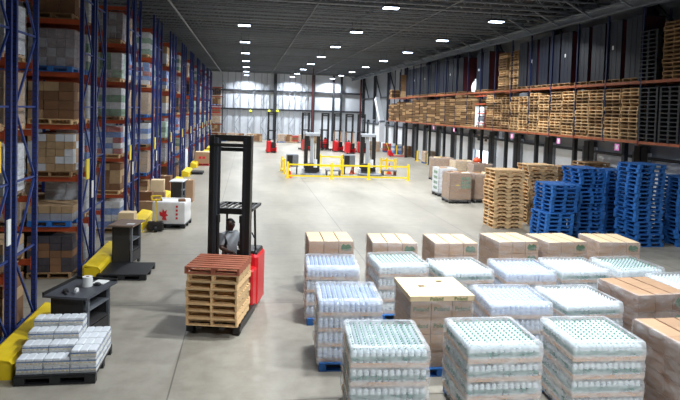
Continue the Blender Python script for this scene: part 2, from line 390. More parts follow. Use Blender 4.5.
# ------------------------------------------------------------------ pallets
PW, PD, PHT = 1.02, 1.22, .14       # x, y, z of a pallet; stringers run along y
def stringer_boxes(PW=1.02, PD=1.22, notch=False):
    b = []
    for x in (-PW/2+.02, 0, PW/2-.02):
        if not notch: b.append(('stringer', (x-.02, x+.02, -PD/2, PD/2, .018, .120))); continue
        b.append(('stringer', (x-.02, x+.02, -PD/2, PD/2, .078, .120)))
        for y0, y1 in ((-PD/2, -PD/2+.17), (-.12, .12), (PD/2-.17, PD/2)): b.append(('stringer_foot', (x-.02, x+.02, y0, y1, .018, .078)))
    n = 7
    for k in range(n):
        y = -PD/2+.055+(PD-.11)*k/(n-1); b.append(('deck_board', (-PW/2, PW/2, y-.055+.004, y+.055-.004, .120, .14)))
    for k in range(5):
        y = -PD/2+.055+(PD-.11)*k/4; b.append(('bottom_board', (-PW/2, PW/2, y-.05, y+.05, 0, .018)))
    return b
def block_boxes():
    b = []
    for y in (-PD/2+.07, 0, PD/2-.07):
        for x in (-PW/2+.06, 0, PW/2-.06): b.append(('block', (x-.06, x+.06, y-.07, y+.07, .022, .10)))
        b.append(('bottom_board', (-PW/2, PW/2, y-.065, y+.065, 0, .022)))
    for x in (-PW/2+.06, 0, PW/2-.06): b.append(('cross_board', (x-.05, x+.05, -PD/2, PD/2, .10, .12)))
    for k in range(7):
        y = -PD/2+.06+(PD-.12)*k/6; b.append(('deck_board', (-PW/2, PW/2, y-.06, y+.06, .12, .14)))
    return b
def joined(boxes, name, m):
    q = MB()
    for _, b in boxes: q.box(*b)
    return q.mesh(name, m)
P_WOOD = joined(stringer_boxes(notch=True), 'wooden_pallet', WOOD)
P_DRY = joined(stringer_boxes(notch=True), 'wooden_pallet', WOODDRY)
P_BLUE = joined(block_boxes(), 'blue_pallet', BLUEP)
bp = MB()
for y in (-.55, 0, .55):
    bp.box(-.6, .6, y-.06, y+.06, 0, .03)
    for x in (-.52, 0, .52): bp.box(x-.08, x+.08, y-.06, y+.06, .03, .11)
bp.box(-.6, .6, -.61, .61, .135, .15)
for k in range(9): bp.box(-.6+k*.1475, -.6+k*.1475+.02, -.61, .61, .11, .135)
bp.box(-.6, .6, -.61, -.59, .11, .15); bp.box(-.6, .6, .59, .61, .11, .15)
P_BLACK = bp.mesh('black_plastic_pallet', BLACKP)
bn = MB(); bn.v = [(x, y*.84, z) for x, y, z in bp.v]; bn.f, bn.m, bn.smooth = bp.f, bp.m, bp.smooth
P_BLACKN = bn.mesh('black_plastic_pallet', BLACKP)
BOARDM = {}
def pallet_parts(t, boxes, m, dy=0.0):
    for nm, b in boxes:
        key = (nm, m.name, round(b[1]-b[0], 3), round(b[3]-b[2], 3), round(b[5]-b[4], 3))
        if key not in BOARDM:
            hx, hy, hz = (b[1]-b[0])/2, (b[3]-b[2])/2, (b[5]-b[4])/2
            BOARDM[key] = MB().box(-hx, hx, -hy, hy, -hz, hz).mesh(nm, m)
        O(nm, BOARDM[key], t, ((b[0]+b[1])/2, (b[2]+b[3])/2, (b[4]+b[5])/2+dy))

# ------------------------------------------------------------------ wrap, cases, cartons
def rrect(w, d, r, n=4):
    pts = []
    for cx, cy, a0 in ((w/2-r, d/2-r, 0), (-w/2+r, d/2-r, PI/2), (-w/2+r, -d/2+r, PI), (w/2-r, -d/2+r, 3*PI/2)):
        for k in range(n+1): a = a0+PI/2*k/n; pts.append((cx+r*math.cos(a), cy+r*math.sin(a)))
    return pts
def wrap_mesh(w, d, z0, z1, tiers, m, lip=.05, seed=0, top=None):
    rnd = random.Random(seed); q = MB(); rings = []
    n = tiers*4
    for k in range(n+1):
        z = z0+(z1-z0)*k/n; s = .012*math.sin(PI*((k % 4)/4.0)) + rnd.uniform(-.002, .002)
        rings.append([(x*(1+2*s/w), y*(1+2*s/d), z+rnd.uniform(-.003, .003)) for x, y in rrect(w, d, .05)])
    rings.append([(x, y, z1+.02) for x, y in rrect(w-.05, d-.05, .05)])
    rings.append([(x, y, z1+.025) for x, y in rrect(w-2*lip-.05, d-2*lip-.05, .05)])
    N = len(rings[0])
    for r in rings: q.v += r
    for k in range(len(rings)-1):
        for i in range(N):
            q.f.append([k*N+i, k*N+(i+1) % N, (k+1)*N+(i+1) % N, (k+1)*N+i]); q.m.append(0); q.smooth.append(True)
    if top is not None:
        q.f.append([(len(rings)-1)*N+i for i in range(N)]); q.m.append(1); q.smooth.append(False)
        return q.mesh('stretch_wrap', [m, top])
    return q.mesh('stretch_wrap', m)
PIT = .088
def case_mesh(bm_, cm_, band=None, h=.235):
    q = MB()
    prof = [(.036, 0), (.040, .012), (.040, .062), (.040, .125), (.0400, .155), (.037, .180), (.024, .204), (.0140, .216), (.0130, .218), (.0125, h)]
    mis = [0, 0, 2 if band else 0, 0, 0, 0, 0, 1, 1, 1]
    for i in range(3):
        for j in range(4): q.lathe(prof, 9, ((i-1)*PIT, (j-1.5)*PIT, 0), 0, mis)
    return q.mesh('bottle_case', [bm_, cm_]+([band] if band else [BOTTLE]))
CASE = {'green': case_mesh(BOTTLE, CAPG, BANDG), 'blue': case_mesh(BOTTLEB, CAPB), 'white': case_mesh(BOTTLE, CAPW, BANDG), 'plain': case_mesh(BOTTLE, CAPG)}
TW, TD = 12*PIT+.03, 12*PIT+.03
tm = MB().box(-TW/2, TW/2, -TD/2, TD/2, 0, .012)
for a in ((-TW/2, TW/2, -TD/2, -TD/2+.006), (-TW/2, TW/2, TD/2-.006, TD/2), (-TW/2, -TW/2+.006, -TD/2, TD/2), (TW/2-.006, TW/2, -TD/2, TD/2)): tm.box(*a, .012, .062)
TRAYM = tm.mesh('cardboard_tray', TRAY)
WRAPS = [wrap_mesh(TW+.03, TD+.03, .10, 1.19, 4, FILM, .06, s, FILMTOP) for s in range(3)]
TIER = .262
def at_corners(FL, FR, z, depth, dmax=4.0):
    a = G(FL[0], FL[1], z); b = G(FR[0], FR[1], z); c = (a+b)/2; ang = math.atan2(b.y-a.y, b.x-a.x)
    ang = max(-math.radians(dmax), min(math.radians(dmax), ang))
    n = Vector((-math.sin(ang), math.cos(ang), 0)); p = c+n*depth/2; p.z = 0
    return p, ang
def water_load(FL, FR, kind, label, gap=0.0, seed=0):
    p, a = at_corners(FL, FR, 1.17, TD)
    t = thing('wrapped_water_pallet', label, 'pallet load', p, a, 'wrapped bottle loads on the floor')
    O('pallet', P_BLUE, t)
    for k in range(4):
        z = PHT+k*TIER
        O('cardboard_tray', TRAYM, t, (0, 0, z))
        for i in range(4):
            for j in range(3):
                if k < 3 and i in (1, 2) and j == 1: continue
                O('bottle_case', CASE[kind], t, ((i-1.5)*(3*PIT+gap), (j-1)*(4*PIT+gap), z+.013+ (random.uniform(0, .006) if k == 3 else 0)))
    O('stretch_wrap', WRAPS[seed % 3], t)
    return t
for i, (FL, FR, kind, label) in enumerate((
    ((306, 268), (360, 268.5), 'blue', 'wrapped pale blue bottled water pallet at the open floor end of the second row'),
    ((377, 266), (430.5, 265), 'plain', 'wrapped bottled water pallet showing blue film bands, second in the second row'),
    ((445, 273), (494, 271.5), 'white', 'wrapped white-topped bottled water pallet, third in the second row'),
    ((507, 273), (556, 273), 'blue', 'wrapped bluish bottled water pallet, fourth in the second row'),
    ((560, 271.5), (612.5, 271), 'white', 'wrapped white-topped bottled water pallet, fifth in the second row'),
    ((619, 271), (667, 269), 'plain', 'wrapped bottled water pallet with dark green bands, sixth in the second row'),
    ((319, 302), (382, 302), 'blue', 'wrapped pale blue bottled water pallet at the open floor end of the third row'),
    ((492.5, 304.5), (551, 305), 'blue', 'wrapped bluish bottled water pallet right beside the kraft load with a solid lid'),
    ((564, 306), (625.6, 304), 'white', 'wrapped bottled water pallet beside the slatted-top carton load in the third row'),
    ((349.5, 350), (430.5, 350), 'green', 'front wrapped green-capped water pallet nearest the open concrete aisle'),
    ((467.5, 347), (544, 345), 'green', 'front wrapped green-capped water pallet in the middle of the first row'),
    ((572.5, 345), (647.5, 344), 'green', 'front wrapped green-capped water pallet beside the dark carton load'),
    ((682, 290), (735, 288), 'white', 'wrapped bottled water pallet cut off by the photo edge behind the slatted carton load'))):
    water_load(FL, FR, kind, label, .006 if kind == 'blue' else 0, i)

# carton loads
CARTW = {}
def carton_mesh(w, d, h, m, flaps=True):
    key = (round(w, 3), round(d, 3), round(h, 3), m.name)
    if key in CARTW: return CARTW[key]
    q = MB().box(-w/2, w/2, -d/2, d/2, 0, h-.004)
    if flaps:   # two top flaps with a seam
        q.box(-w/2, -.003, -d/2, d/2, h-.004, h).box(.003, w/2, -d/2, d/2, h-.004, h)
    CARTW[key] = q.mesh('carton', m); return CARTW[key]
POL_S = fontmesh('Poland', .085, GREENINK); POL_L = fontmesh('Poland', .10, GREENINK)
def face_text(me, parent, loc, rx=PI/2, rz=0.0):
    o = O('lettering', me, parent, loc); o.rotation_euler = (rx, 0, rz); o['label'] = 'green printed lettering'; return o
LEAFM = MB().prism([(-.13, -.05), (-.06, -.07), (.05, -.06), (.13, -.03), (.10, .03), (.04, .06), (-.02, .03), (-.07, .07), (-.12, .02)], -.002, 0).mesh('printed_emblem', GREENINK)
def carton_load(FL, FR, ztop, label, top='bands', mbody=KRAFT, mtop=KRAFTL, tiers=4, lid=False, pallet=P_BLUE, rot=0):
    p, a = at_corners(FL, FR, ztop, 1.1)
    t = thing('carton_pallet', label, 'pallet load', p, a, 'carton loads on the floor')
    O('pallet', pallet, t)
    w = 1.08; d = 1.10; h = (ztop-PHT-(.09 if lid else .006))/tiers
    nx, ny = 3, 3
    cw, cd = w/nx, d/ny
    for k in range(tiers):
        for i in range(nx):
            for j in range(ny):
                if k < tiers-1 and i == 1 and j == 1: continue
                c = O('carton', carton_mesh(cw-.012, cd-.006, h-.004, mbody, False), t, ((i-1)*cw, (j-1)*cd, PHT+k*h))
                if k == tiers-1 and not lid:
                    gx = .022
                    O('flap', carton_mesh(cw-.012-gx, cd-.004, .006, mtop, False), c, (0, 0, h-.004))
                if j == 0 and k in (tiers-1, tiers-2):
                    if lid: face_text(POL_L, c, (0, -cd/2-.001, h*.5))
                    elif i == 2: O('printed_emblem', LEAFM, c, (0, -cd/2+.001, h*.55)); face_text(POL_S, c, (0, -cd/2-.001, h*.3))
    if lid:
        z0 = PHT+tiers*h
        lm = MB()
        hx, hy = w/2+.02, d/2+.02
        holes = [(-.2, .02), (.2, .30)]
        # lid slab with two square hand holes: strips around them
        xs = sorted([-hx, hx]+[c+s*.055 for c, _ in holes for s in (-1, 1)]); ys = sorted([-hy, hy]+[c+s*.05 for _, c in holes for s in (-1, 1)])
        for i in range(len(xs)-1):
            for j in range(len(ys)-1):
                mxp, myp = (xs[i]+xs[i+1])/2, (ys[j]+ys[j+1])/2
                if any(abs(mxp-a_) < .05 and abs(myp-b_) < .045 for a_, b_ in holes): continue
                lm.box(xs[i], xs[i+1], ys[j], ys[j+1], .07, .085)
        for q in ((-hx, hx, -hy, -hy+.012), (-hx, hx, hy-.012, hy), (-hx, -hx+.012, -hy, hy), (hx-.012, hx, -hy, hy)): lm.box(*q, 0, .07)
        L_ = O('lid', lm.mesh('lid', KRAFTL), t, (0, 0, z0))
        for x in (-.1, .32): face_text(POL_S, L_, (x, -hy-.001, .036))
    O('stretch_wrap', wrap_mesh(w+.03, d+.03, .1, ztop-(.09 if lid else .02), tiers, FILMT, .02, 5), t)
    return t
for (FL, FR, z, label, kw) in (
    ((308, 241), (355, 241), 1.3, 'kraft carton load with pale top at the open floor end of the rear row', {}),
    ((372, 242.5), (418, 243), 1.3, 'kraft carton load with pale top, second in the rear row', {}),
    ((435, 243), (478, 243), 1.3, 'kraft carton load with pale top, third in the rear row', {}),
    ((497, 242), (541, 241), 1.3, 'kraft carton load with pale top, fourth in the rear row', {}),
    ((548, 242.5), (588, 241.5), 1.3, 'kraft carton load with pale top, fifth in the rear row', {}),
    ((600, 242), (640, 242.5), 1.3, 'kraft carton load with pale top, last in the rear row beside blue pallets', {}),
    ((408.7, 296), (475.5, 295), 1.36, 'tall kraft carton load with a solid lid and green lettering', dict(lid=True)),
    ((637, 295.5), (692, 293), 1.34, 'brown carton load with slatted pale top at the photo edge, third row', dict(mbody=KRAFTD, mtop=KRAFT)),
    ((674, 346), (762, 343), 1.3, 'dark brown carton load with pale top at the photo edge, first row', dict(mbody=KRAFTD, mtop=KRAFT))):
    carton_load(FL, FR, z, label, **kw)

# ------------------------------------------------------------------ pallet racks on the left (rows run across the hall)
XE = -4.1                        # end frames face the main aisle
LEVELS = [1.3, 2.55, 3.85, 5.15, 6.45, 7.7]
RD, RH, BAY = 1.07, 8.3, 2.65
up_m = MB().box(-.045, .045, -.04, .04, 0, RH).box(-.09, .09, -.08, .08, 0, .012).mesh('upright', RACKB)
beam_m = MB().box(.05, BAY-.05, -.025, .025, -.12, 0).box(.045, .06, -.05, .03, -.2, .06).box(BAY-.06, BAY-.045, -.05, .03, -.2, .06).mesh('beam', RACKO)
brh = MB().bar((0, .04, 0), (0, RD-.04, 0), .035).mesh('horizontal_brace', RACKBP)
brd = MB().bar((0, .04, 0), (0, RD-.04, 1.3), .035).mesh('diagonal_brace', RACKBP)
brd2 = MB().bar((0, .04, 1.3), (0, RD-.04, 0), .035).mesh('diagonal_brace', RACKBP)
allbr = MB()
for k in range(6):
    z = .25+k*1.35; allbr.bar((0, .04, z), (0, RD-.04, z), .035)
    allbr.bar((0, .04, z if k % 2 else z+1.3), (0, RD-.04, z+1.3 if k % 2 else z), .035)
allbr_m = allbr.mesh('bracing', RACKBP)
def rack_row(Y0, label, nb, detail):
    t = thing('pallet_rack', label, 'rack', (XE, Y0, 0), 0, 'blue pallet rack rows')
    for f in range(nb+1):
        x = -f*BAY
        for y in (0, RD): O('upright', up_m, t, (x, y, 0))
        if detail:
            for k in range(6):
                z = .25+k*1.35
                O('horizontal_brace', brh, t, (x, 0, z)); O('diagonal_brace', brd if k % 2 else brd2, t, (x, 0, z))
        else: O('bracing', allbr_m, t, (x, 0, 0))
    for f in range(nb):
        for z in LEVELS:
            O('beam', beam_m, t, (-(f+1)*BAY, 0, z)); O('beam', beam_m, t, (-(f+1)*BAY, RD, z))
    return t

C_ = dict(
 brown=mat('load_brown', (128, 92, 64), .8, 0, .15, 4, .15), tan=mat('load_tan', (176, 146, 110), .75, 0, .15, 6, .1),
 grey=mat('load_grey', (150, 150, 156), .5, 0, .15, 6, .1), mauve=mat('load_mauve', (128, 112, 118), .5, 0, .2, 8, .1),
 green=mat('load_green', (112, 148, 120), .6, 0, .3, 7, .1), white=mat('load_white', (208, 210, 212), .5, 0, .1, 6, .06),
 red=mat('load_red', (168, 62, 52), .6, 0, .3, 6, .1), dark=mat('load_dark', (66, 60, 64), .7, 0, .3, 7, .15),
 blue=mat('load_blue', (92, 128, 190), .5, 0, .3, 7, .1), mint=mat('load_mint', (176, 206, 182), .5, 0, .2, 7, .1))
LOADK = {  # colour mix, grid, height, wrapped, wording
 'brown': (['brown', 'brown', 'tan'], (3, 3, 4), .92, False, 'brown carton'),
 'kraft': (['tan'], (2, 2, 3), .95, True, 'tan wrapped carton'),
 'cans': (['tan', 'tan', 'white'], (5, 4, 5), .92, False, 'beige canned goods'),
 'mauve': (['mauve', 'mauve', 'grey'], (5, 4, 4), .92, True, 'grey-mauve bottle case'),
 'greenw': (['green', 'white'], (3, 3, 4), .96, True, 'green and white case'),
 'redw': (['red', 'white', 'blue'], (4, 3, 5), .94, True, 'red and white case'),
 'white': (['white'], (2, 2, 3), .9, True, 'white wrapped'),
 'short': (['grey', 'tan'], (4, 3, 2), .38, False, 'low grey carton'),
 'dark': (['dark', 'brown', 'dark'], (4, 3, 5), .92, False, 'dark mixed carton'),
 'blue': (['blue', 'white'], (4, 3, 4), .9, True, 'blue and white case'),
 'mint': (['mint', 'white', 'green'], (3, 3, 3), .85, True, 'pale green case'),
 'redbox': (['red', 'brown'], (3, 2, 3), .8, False, 'red carton'),
}
LM = {}
def rack_load(kind, loc, label, detail, group='loads on the blue racks', rz=0.0, pallet=None, w=1.08, d=1.04):
    cols, (nx, ny, nz), h, wr_, word = LOADK[kind]
    t = thing('rack_pallet_load', label, 'pallet load', loc, rz, group)
    O('pallet', pallet or random.choice((P_WOOD, P_DRY, P_BLUE)), t)
    cw, cd, ch = w/nx, d/ny, h/nz
    rnd = random.Random(hash((kind, round(loc[1]), round(loc[2]))) & 0xffff)
    if detail:
        for k in range(nz):
            for i in range(nx):
                for j in range(ny):
                    if 0 < i < nx-1 and 0 < j < ny-1 and k < nz-1: continue
                    m = C_[cols[(k if len(cols) == 2 else rnd.randrange(len(cols))) % len(cols)]]
                    O('carton', carton_mesh(cw-.012, cd-.012, ch-.008, m), t, ((i-(nx-1)/2)*cw+rnd.uniform(-.005, .005), (j-(ny-1)/2)*cd+rnd.uniform(-.005, .005), PHT+k*ch))
    else:
        v = rnd.randrange(3)
        if (kind, v) not in LM:
            q = MB()
            for k in range(nz):
                for i in range(nx):
                    for j in range(ny):
                        if 0 < i < nx-1 and 0 < j < ny-1 and k < nz-1: continue
                        x = (i-(nx-1)/2)*cw; y = (j-(ny-1)/2)*cd
                        q.box(x-cw/2+.008, x+cw/2-.008, y-cd/2+.008, y+cd/2-.008, k*ch, (k+1)*ch-.008, (k if len(cols) == 2 else rnd.randrange(len(cols))) % len(cols))
            LM[(kind, v)] = q.mesh('stacked_cartons', [C_[c] for c in cols])
        o = O('stacked_cartons', LM[(kind, v)], t, (0, 0, PHT)); o['kind'] = 'stuff'
    if wr_:
        if ('wrap', kind) not in LM: LM[('wrap', kind)] = wrap_mesh(w+.03, d+.03, .08, PHT+h, 3, FILMT, .08, 3)
        O('stretch_wrap', LM[('wrap', kind)], t)
    return t
PAIRS = [10.1+5.66*k for k in range(11)]
manual = {  # (pair, row, column): kinds from the floor up
 (1, 0, 0): ['dark', 'short', 'cans', 'brown', 'mauve', 'brown', None], (1, 0, 1): ['brown', 'kraft', 'brown', 'white', 'white', 'grey', None],
 (2, 0, 0): ['blue', 'brown', 'redw', 'greenw', 'mint', 'mauve', None], (1, 1, 0): ['white', 'white', 'redw', 'white', 'greenw', 'white', None],
 (0, 1, 0): ['brown', 'short', 'white', 'kraft', 'white', 'mauve', None], (2, 1, 0): ['brown', 'kraft', 'blue', 'kraft', 'redw', 'kraft', None],
 (3, 0, 0): ['brown', 'kraft', 'blue', 'kraft', 'redw', 'greenw', None]}
manual[(1, 0, 1)][5] = 'mauve'
kinds = list(LOADK)
sidew = ('facing the viewer', 'facing away')
sign_m = MB().box(-.012, .012, -.13, .13, 0, .52).mesh('row_sign', YPAPER)
wsign_m = MB().box(-.012, .012, -.07, .07, 0, .45).mesh('row_card', PAPER)
gm = MB()   # folded steel end guard: sloping cover over two uprights' feet
gm.prism([(-.02, 0), (-.02, .34), (.02, .36), (.34, .30), (.40, .24), (.40, 0), (.37, 0), (.37, .22), (.32, .27), (.02, .32), (.02, 0)], -.15, 2.62)
gm.box(-.02, .4, -.15, -.12, 0, .24); gm.box(-.02, .36, -.15, -.12, .24, .29); gm.box(-.02, .4, 2.59, 2.62, 0, .24)
guard_m = gm.mesh('guard_cover', YEL)
foot_m = MB().box(.40, .52, -.1, .06, 0, .02).box(.40, .52, 2.4, 2.56, 0, .02).mesh('anchor_plate', YEL)
bolt_m = MB().cyl((.46, -.02, .02), (.46, -.02, .045), .02, 6).cyl((.46, 2.48, .02), (.46, 2.48, .045), .02, 6).mesh('anchor_bolts', DARKM)
for k, Y0 in enumerate(PAIRS):
    for r in (0, 1):
        y0 = Y0+r*(RD+.25); nb = 2 if k in (1, 2) else 1
        rk = rack_row(y0, 'blue and orange pallet rack row, %s from the camera along the aisle' % nth(2*k+r), nb, k < 4)
        if r == 0:
            O('row_sign', sign_m, rk, (.06, RD/2-.1, 2.45 if k else 3.2)); O('row_card', wsign_m, rk, (.06, RD/2+.4, 1.9))
        for c in range(2 if k in (0, 1, 2) else 1):
            ks = manual.get((k, r, c))
            for lv in range(7):
                if ks: kd = ks[lv]
                else: kd = random.choice(kinds) if random.random() < .9 and lv < 6 else None
                if not kd: continue
                z = 0 if lv == 0 else LEVELS[lv-1]
                rack_load(kd, (XE-.72-c*1.24, y0+RD/2, z+.001), '%s load, %s of %s blue rack row, %s from aisle' % (
                    LOADK[kd][4], 'floor' if lv == 0 else 'level %s' % ('one two three four five six'.split()[lv-1]), nth(2*k+r), ORD[c]), k == 1 and r == 0 or (k == 2 and r == 0 and c == 0))
    g = thing('end_guard', 'yellow steel end guard at the foot of the %s rack pair from the camera' % nth(k), 'guard', (XE+.13, Y0, 0), 0, 'yellow rack end guards')
    O('guard_cover', guard_m, g); O('anchor_plate', foot_m, g); O('anchor_bolts', bolt_m, g)
# rack standing against the far wall
t = thing('corner_rack', 'grey rack full of brown goods standing in the corner by the far wall', 'rack', (-4.9, 80, 0))
for x in (0, 1.6):
    for y in (0, 1): O('upright', MB().box(x-.05, x+.05, y-.05, y+.05, 0, 7.4).mesh('upright', DARKM), t)
for k in range(6):
    O('beam', MB().box(.05, 1.55, -.03, .03, 1.2*k+.9, 1.2*k+1.02).mesh('beam', RACKO), t)
    O('shelf', MB().box(.05, 1.55, 0, 1, 1.2*k+1.0, 1.2*k+1.03).mesh('shelf', DARKM), t)
for k in range(6):
    kd = ('brown', 'kraft', 'redbox', 'brown', 'dark', 'brown')[k]
    rack_load(kd, (-4.9+.8, 80.5, 1.2*k+1.031 if k < 5 else .001), '%s load on shelf %s of the corner rack by the far wall' % (LOADK[kd][4], 'one two three four five'.split()[k]) if k < 5 else 'brown carton load on the floor inside the corner rack', False, 'loads on the corner rack')

# ------------------------------------------------------------------ dock rack on the right (runs along the hall)
XD, DBAY, Z1, Z2 = 14.5, 2.25, 3.6, 5.85
Ys = ray(640, 110).y*XD/ray(640, 110).x-DBAY; NBAY = 19
dr = thing('dock_rack', 'long orange-beamed blue rack spanning above the dock doors', 'rack', (XD, Ys, 0))
DRB = mat('dark_blue_rack_steel', (20, 30, 66), .5, .1, .15, 4); DRO = mat('dull_orange_beam_steel', (156, 84, 50), .55, .1, .3, 5)
dup_m = MB().box(-.035, .035, -.035, .035, Z1-.15, 8.6).mesh('upright', DRB)
dbm = MB().box(-.03, .03, .035, DBAY-.035, -.10, 0).box(-.04, .03, .035, .05, -.16, .04).box(-.04, .03, DBAY-.05, DBAY-.035, -.16, .04).mesh('beam', DRO)
deckm = MB()
for k in range(9): deckm.box(.03, RD-.03, .1+k*.25, .14+k*.25, -.03, -.004)
deckm = deckm.mesh('wire_deck', GREYM)
for k in range(NBAY+1):
    for x in (0, RD): O('upright', dup_m, dr, (x, k*DBAY, 0))
for k in range(NBAY):
    for z in (Z1, Z2):
        for x in (0, RD): O('beam', dbm, dr, (x, k*DBAY, z))
        O('wire_deck', deckm, dr, (0, k*DBAY, z))
lego = MB().box(-.09, .09, -.09, .09, 0, Z1-.14).box(-.16, .16, -.16, .16, 0, .02).mesh('support_post', sealm)
for d in doors:
    y = d+DP/2
    if Ys-1 < y < Ys+NBAY*DBAY+1: 
        O('support_post', lego, dr, (RD-.1, y-Ys, 0))
FAR = MB(); nfar = 0
def box_pallet(q, M_, mi):
    for _, b in stringer_boxes(): q.box(*b, mi, M_)
def pallet_stack(x, y, z, n, rz, meshes, name, words, cat='pallet', group='', stuff=False, jit=.02, lean=0.0, labelled=True):
    global nfar
    for k in range(n):
        dx, dy, da = random.uniform(-jit*2, jit), random.uniform(-jit*1.3, jit*1.3), random.uniform(-.025, .025)
        if stuff:
            box_pallet(FAR, Matrix.Translation((x+dx, y+dy, z+k*(PHT+.003))) @ Matrix.Rotation(rz+da, 4, 'Z'), 1 if random.random() < .25 else 0); nfar += 1
        else:
            tag(O(name, random.choice(meshes), None, (x+dx+lean*k, y+dy, z+k*(PHT+.003)+.001), rz+da), '%s, %s from bottom, %s' % (words[0], nth(k), words[1]), cat, group)
lower_n = 0
for i in range(2*NBAY):
    y = Ys+.045+.57+i*1.1+(i//2)*.05
    if i < 2: continue                                      # black plastic stacks, below
    if i in (15, 16): continue                              # shelf goods, below
    n = random.choice((13, 13, 14, 14, 15)) if i < 30 else random.choice((11, 12, 13))
    lower_n += 1
    pallet_stack(XD+.6, y, Z1, n, PI/2, [P_WOOD, P_WOOD, P_DRY] if i < 12 else [P_DRY, P_WOOD, P_DRY], 'wooden_pallet', ('wooden pallet', '%s stack on the lower dock rack shelf' % nth(lower_n-1)), 'pallet', 'wooden pallets on the dock rack', stuff=i >= 17)
# one blue board pallet caught in a wooden stack is part of the nearest wood stacks
for i in range(2):
    y = Ys+.62+i*1.13
    for k in range(13):
        tag(O('plastic_pallet', P_BLACKN, None, (XD+.55, y, Z1+k*.153+.001), PI/2*0), 'black plastic pallet, %s from bottom, %s stack on lower dock rack shelf' % (nth(k), ('nearer black', 'farther black')[i]), 'pallet', 'black pallets on the dock rack')
y = Ys+1.9
for k in range(12):
    tag(O('plastic_pallet', P_BLACKN, None, (XD+.55, y, Z2+k*.153+.001)), 'black plastic pallet, %s from bottom, black stack on upper dock rack shelf' % nth(k), 'pallet', 'black pallets on the dock rack')
pallet_stack(XD+.6, Ys+.6, Z2, 14, PI/2, [P_DRY], 'wooden_pallet', ('wooden pallet', 'stack nearest the photo edge on the upper shelf'), 'pallet', 'wooden pallets on the dock rack')
def y_at(px): return XD*F/(px-VP[0])*1.0
def yrack(px, py=90):
    d = ray(px, py); return d.y*XD/d.x
for j, px in enumerate((502, 513)):
    pallet_stack(XD+.6, yrack(px), Z2, 15, PI/2, [P_DRY, P_WOOD], 'wooden_pallet', ('wooden pallet', '%s tall stack between the navy crates' % ('farther', 'nearer')[j]), 'pallet', 'wooden pallets on the dock rack')
pallet_stack(XD+.6, yrack(402), Z2, 15, PI/2, [P_DRY], 'wooden_pallet', '', stuff=True)
pallet_stack(XD+.6, yrack(391), Z2, 6, PI/2, [P_DRY], 'wooden_pallet', '', stuff=True)
tag(O('wooden_pallets', FAR.mesh('wooden_pallets', [WOODDRY, WOOD])), 'far stacks of weathered wooden pallets along the dock rack', 'pallets', None, 'stuff')
# tall navy crates on the upper shelf
CW = .92
nb_ = MB().box(-.46, .44, -CW/2, CW/2, 0, 2.3); nb_m = nb_.mesh('crate_body', MAROON)
rib = MB()
rib.box(-.52, -.46, -CW/2-.005, CW/2+.005, 0, 2.32)
ribm = rib.mesh('front_panel', NAVY)
ridge_m = MB().box(-.528, -.52, -.012, .012, .04, 2.28).mesh('ridge', NAVY)
cap_m = MB().box(-.53, .46, -CW/2-.01, CW/2+.01, 2.3, 2.35).mesh('crate_lid', NAVY)
PD_SM = P_DRY
xs_n = [632, 613, 597, 581.5, 565.5, 554, 543, 532, 522.5, 486, 479.5, 461, 456, 450.5, 446, 441.5, 437.5, 433.5, 429.5, 426, 422.5, 419, 416, 413, 410]
tagm = MB().box(-.526, -.520, -.06, .06, 1.2, 1.36).mesh('paper_tag', PAPER)
for k, px in enumerate(xs_n):
    y = yrack(px, 60)
    if k > 9 and k != 9:
        y = yrack(461, 60)+(k-11)*1.06 if k >= 11 else y
    t = thing('tall_crate', 'navy crate with maroon sides on upper dock rack shelf, %s from camera end' % nth(k), 'crate', (XD+.55, y, Z2+.001), 0, 'tall navy crates on the dock rack')
    O('pallet', P_DRY, t, (.05, 0, 0), PI/2); b = O('crate_body', nb_m, t, (0, 0, PHT)); p = O('front_panel', ribm, t, (0, 0, PHT)); O('crate_lid', cap_m, t, (0, 0, PHT))
    for s in (-.15, .15): O('ridge', ridge_m, p, (0, s, 0))
    if k % 3 == 1: O('paper_tag', tagm, p, (0, .1, 0))
# odd goods in the gap of the lower shelf
yg = Ys+.62+15*1.1+.35
t = thing('white_roll', 'white upright roll standing on the dock rack among wooden pallets', 'roll', (XD+.35, yg+1.45, Z1+.001))
O('roll_body', MB().cyl((0, 0, .02), (0, 0, 1.35), .26, 16).mesh('roll_body', WHITEM), t); O('core', MB().cyl((0, 0, 1.35), (0, 0, 1.39), .08, 10).mesh('core', KRAFTD), t)
t = thing('wrapped_bundle', 'wrapped white and orange bundle on the dock rack beside the red panel', 'bundle', (XD+.5, yg+.45, Z1+.001))
O('pallet', P_DRY, t)
for k in range(4):
    O('sack', MB().cbox(-.5, .5, -.42, .42, .15+k*.3, .15+k*.3+.28, .09).mesh('sack', (WHITEM, GREYM, WHITEM, PAPER)[k]), t)
    if k in (0, 2): O('strap', MB().box(-.51, .51, -.43, .43, .27+k*.3, .32+k*.3).mesh('strap', ORANGE), t)
t = thing('red_signboard', 'red flat board leaning in the dock rack beside the wrapped bundle', 'board', (XD+.2, yg-.25, Z1+.001))
O('panel_face', MB().box(-.15, .6, -.05, 0, 0, 1.1).mesh('panel_face', RED), t); O('panel_rim', MB().box(-.17, -.15, -.06, .01, 0, 1.12).mesh('panel_rim', REDPIPE), t)
O('shelf_beam', MB().box(-.05, .05, 0, DBAY*.8, 0, .08).mesh('shelf_beam', RACKO), dr, (0, yg-Ys-.5, Z1+1.45)); O('shelf_beam', MB().box(-.05, .05, 0, DBAY*.8, 0, .08).mesh('shelf_beam', RACKO), dr, (0, yg-Ys-.5, Z1+1.95))
p = PY(474, 87, yrack(474, 87))
t = thing('white_bag', 'white plastic bag propped in the gap between navy crates', 'bag', (XD+.1, yrack(474, 85), Z2+.001))
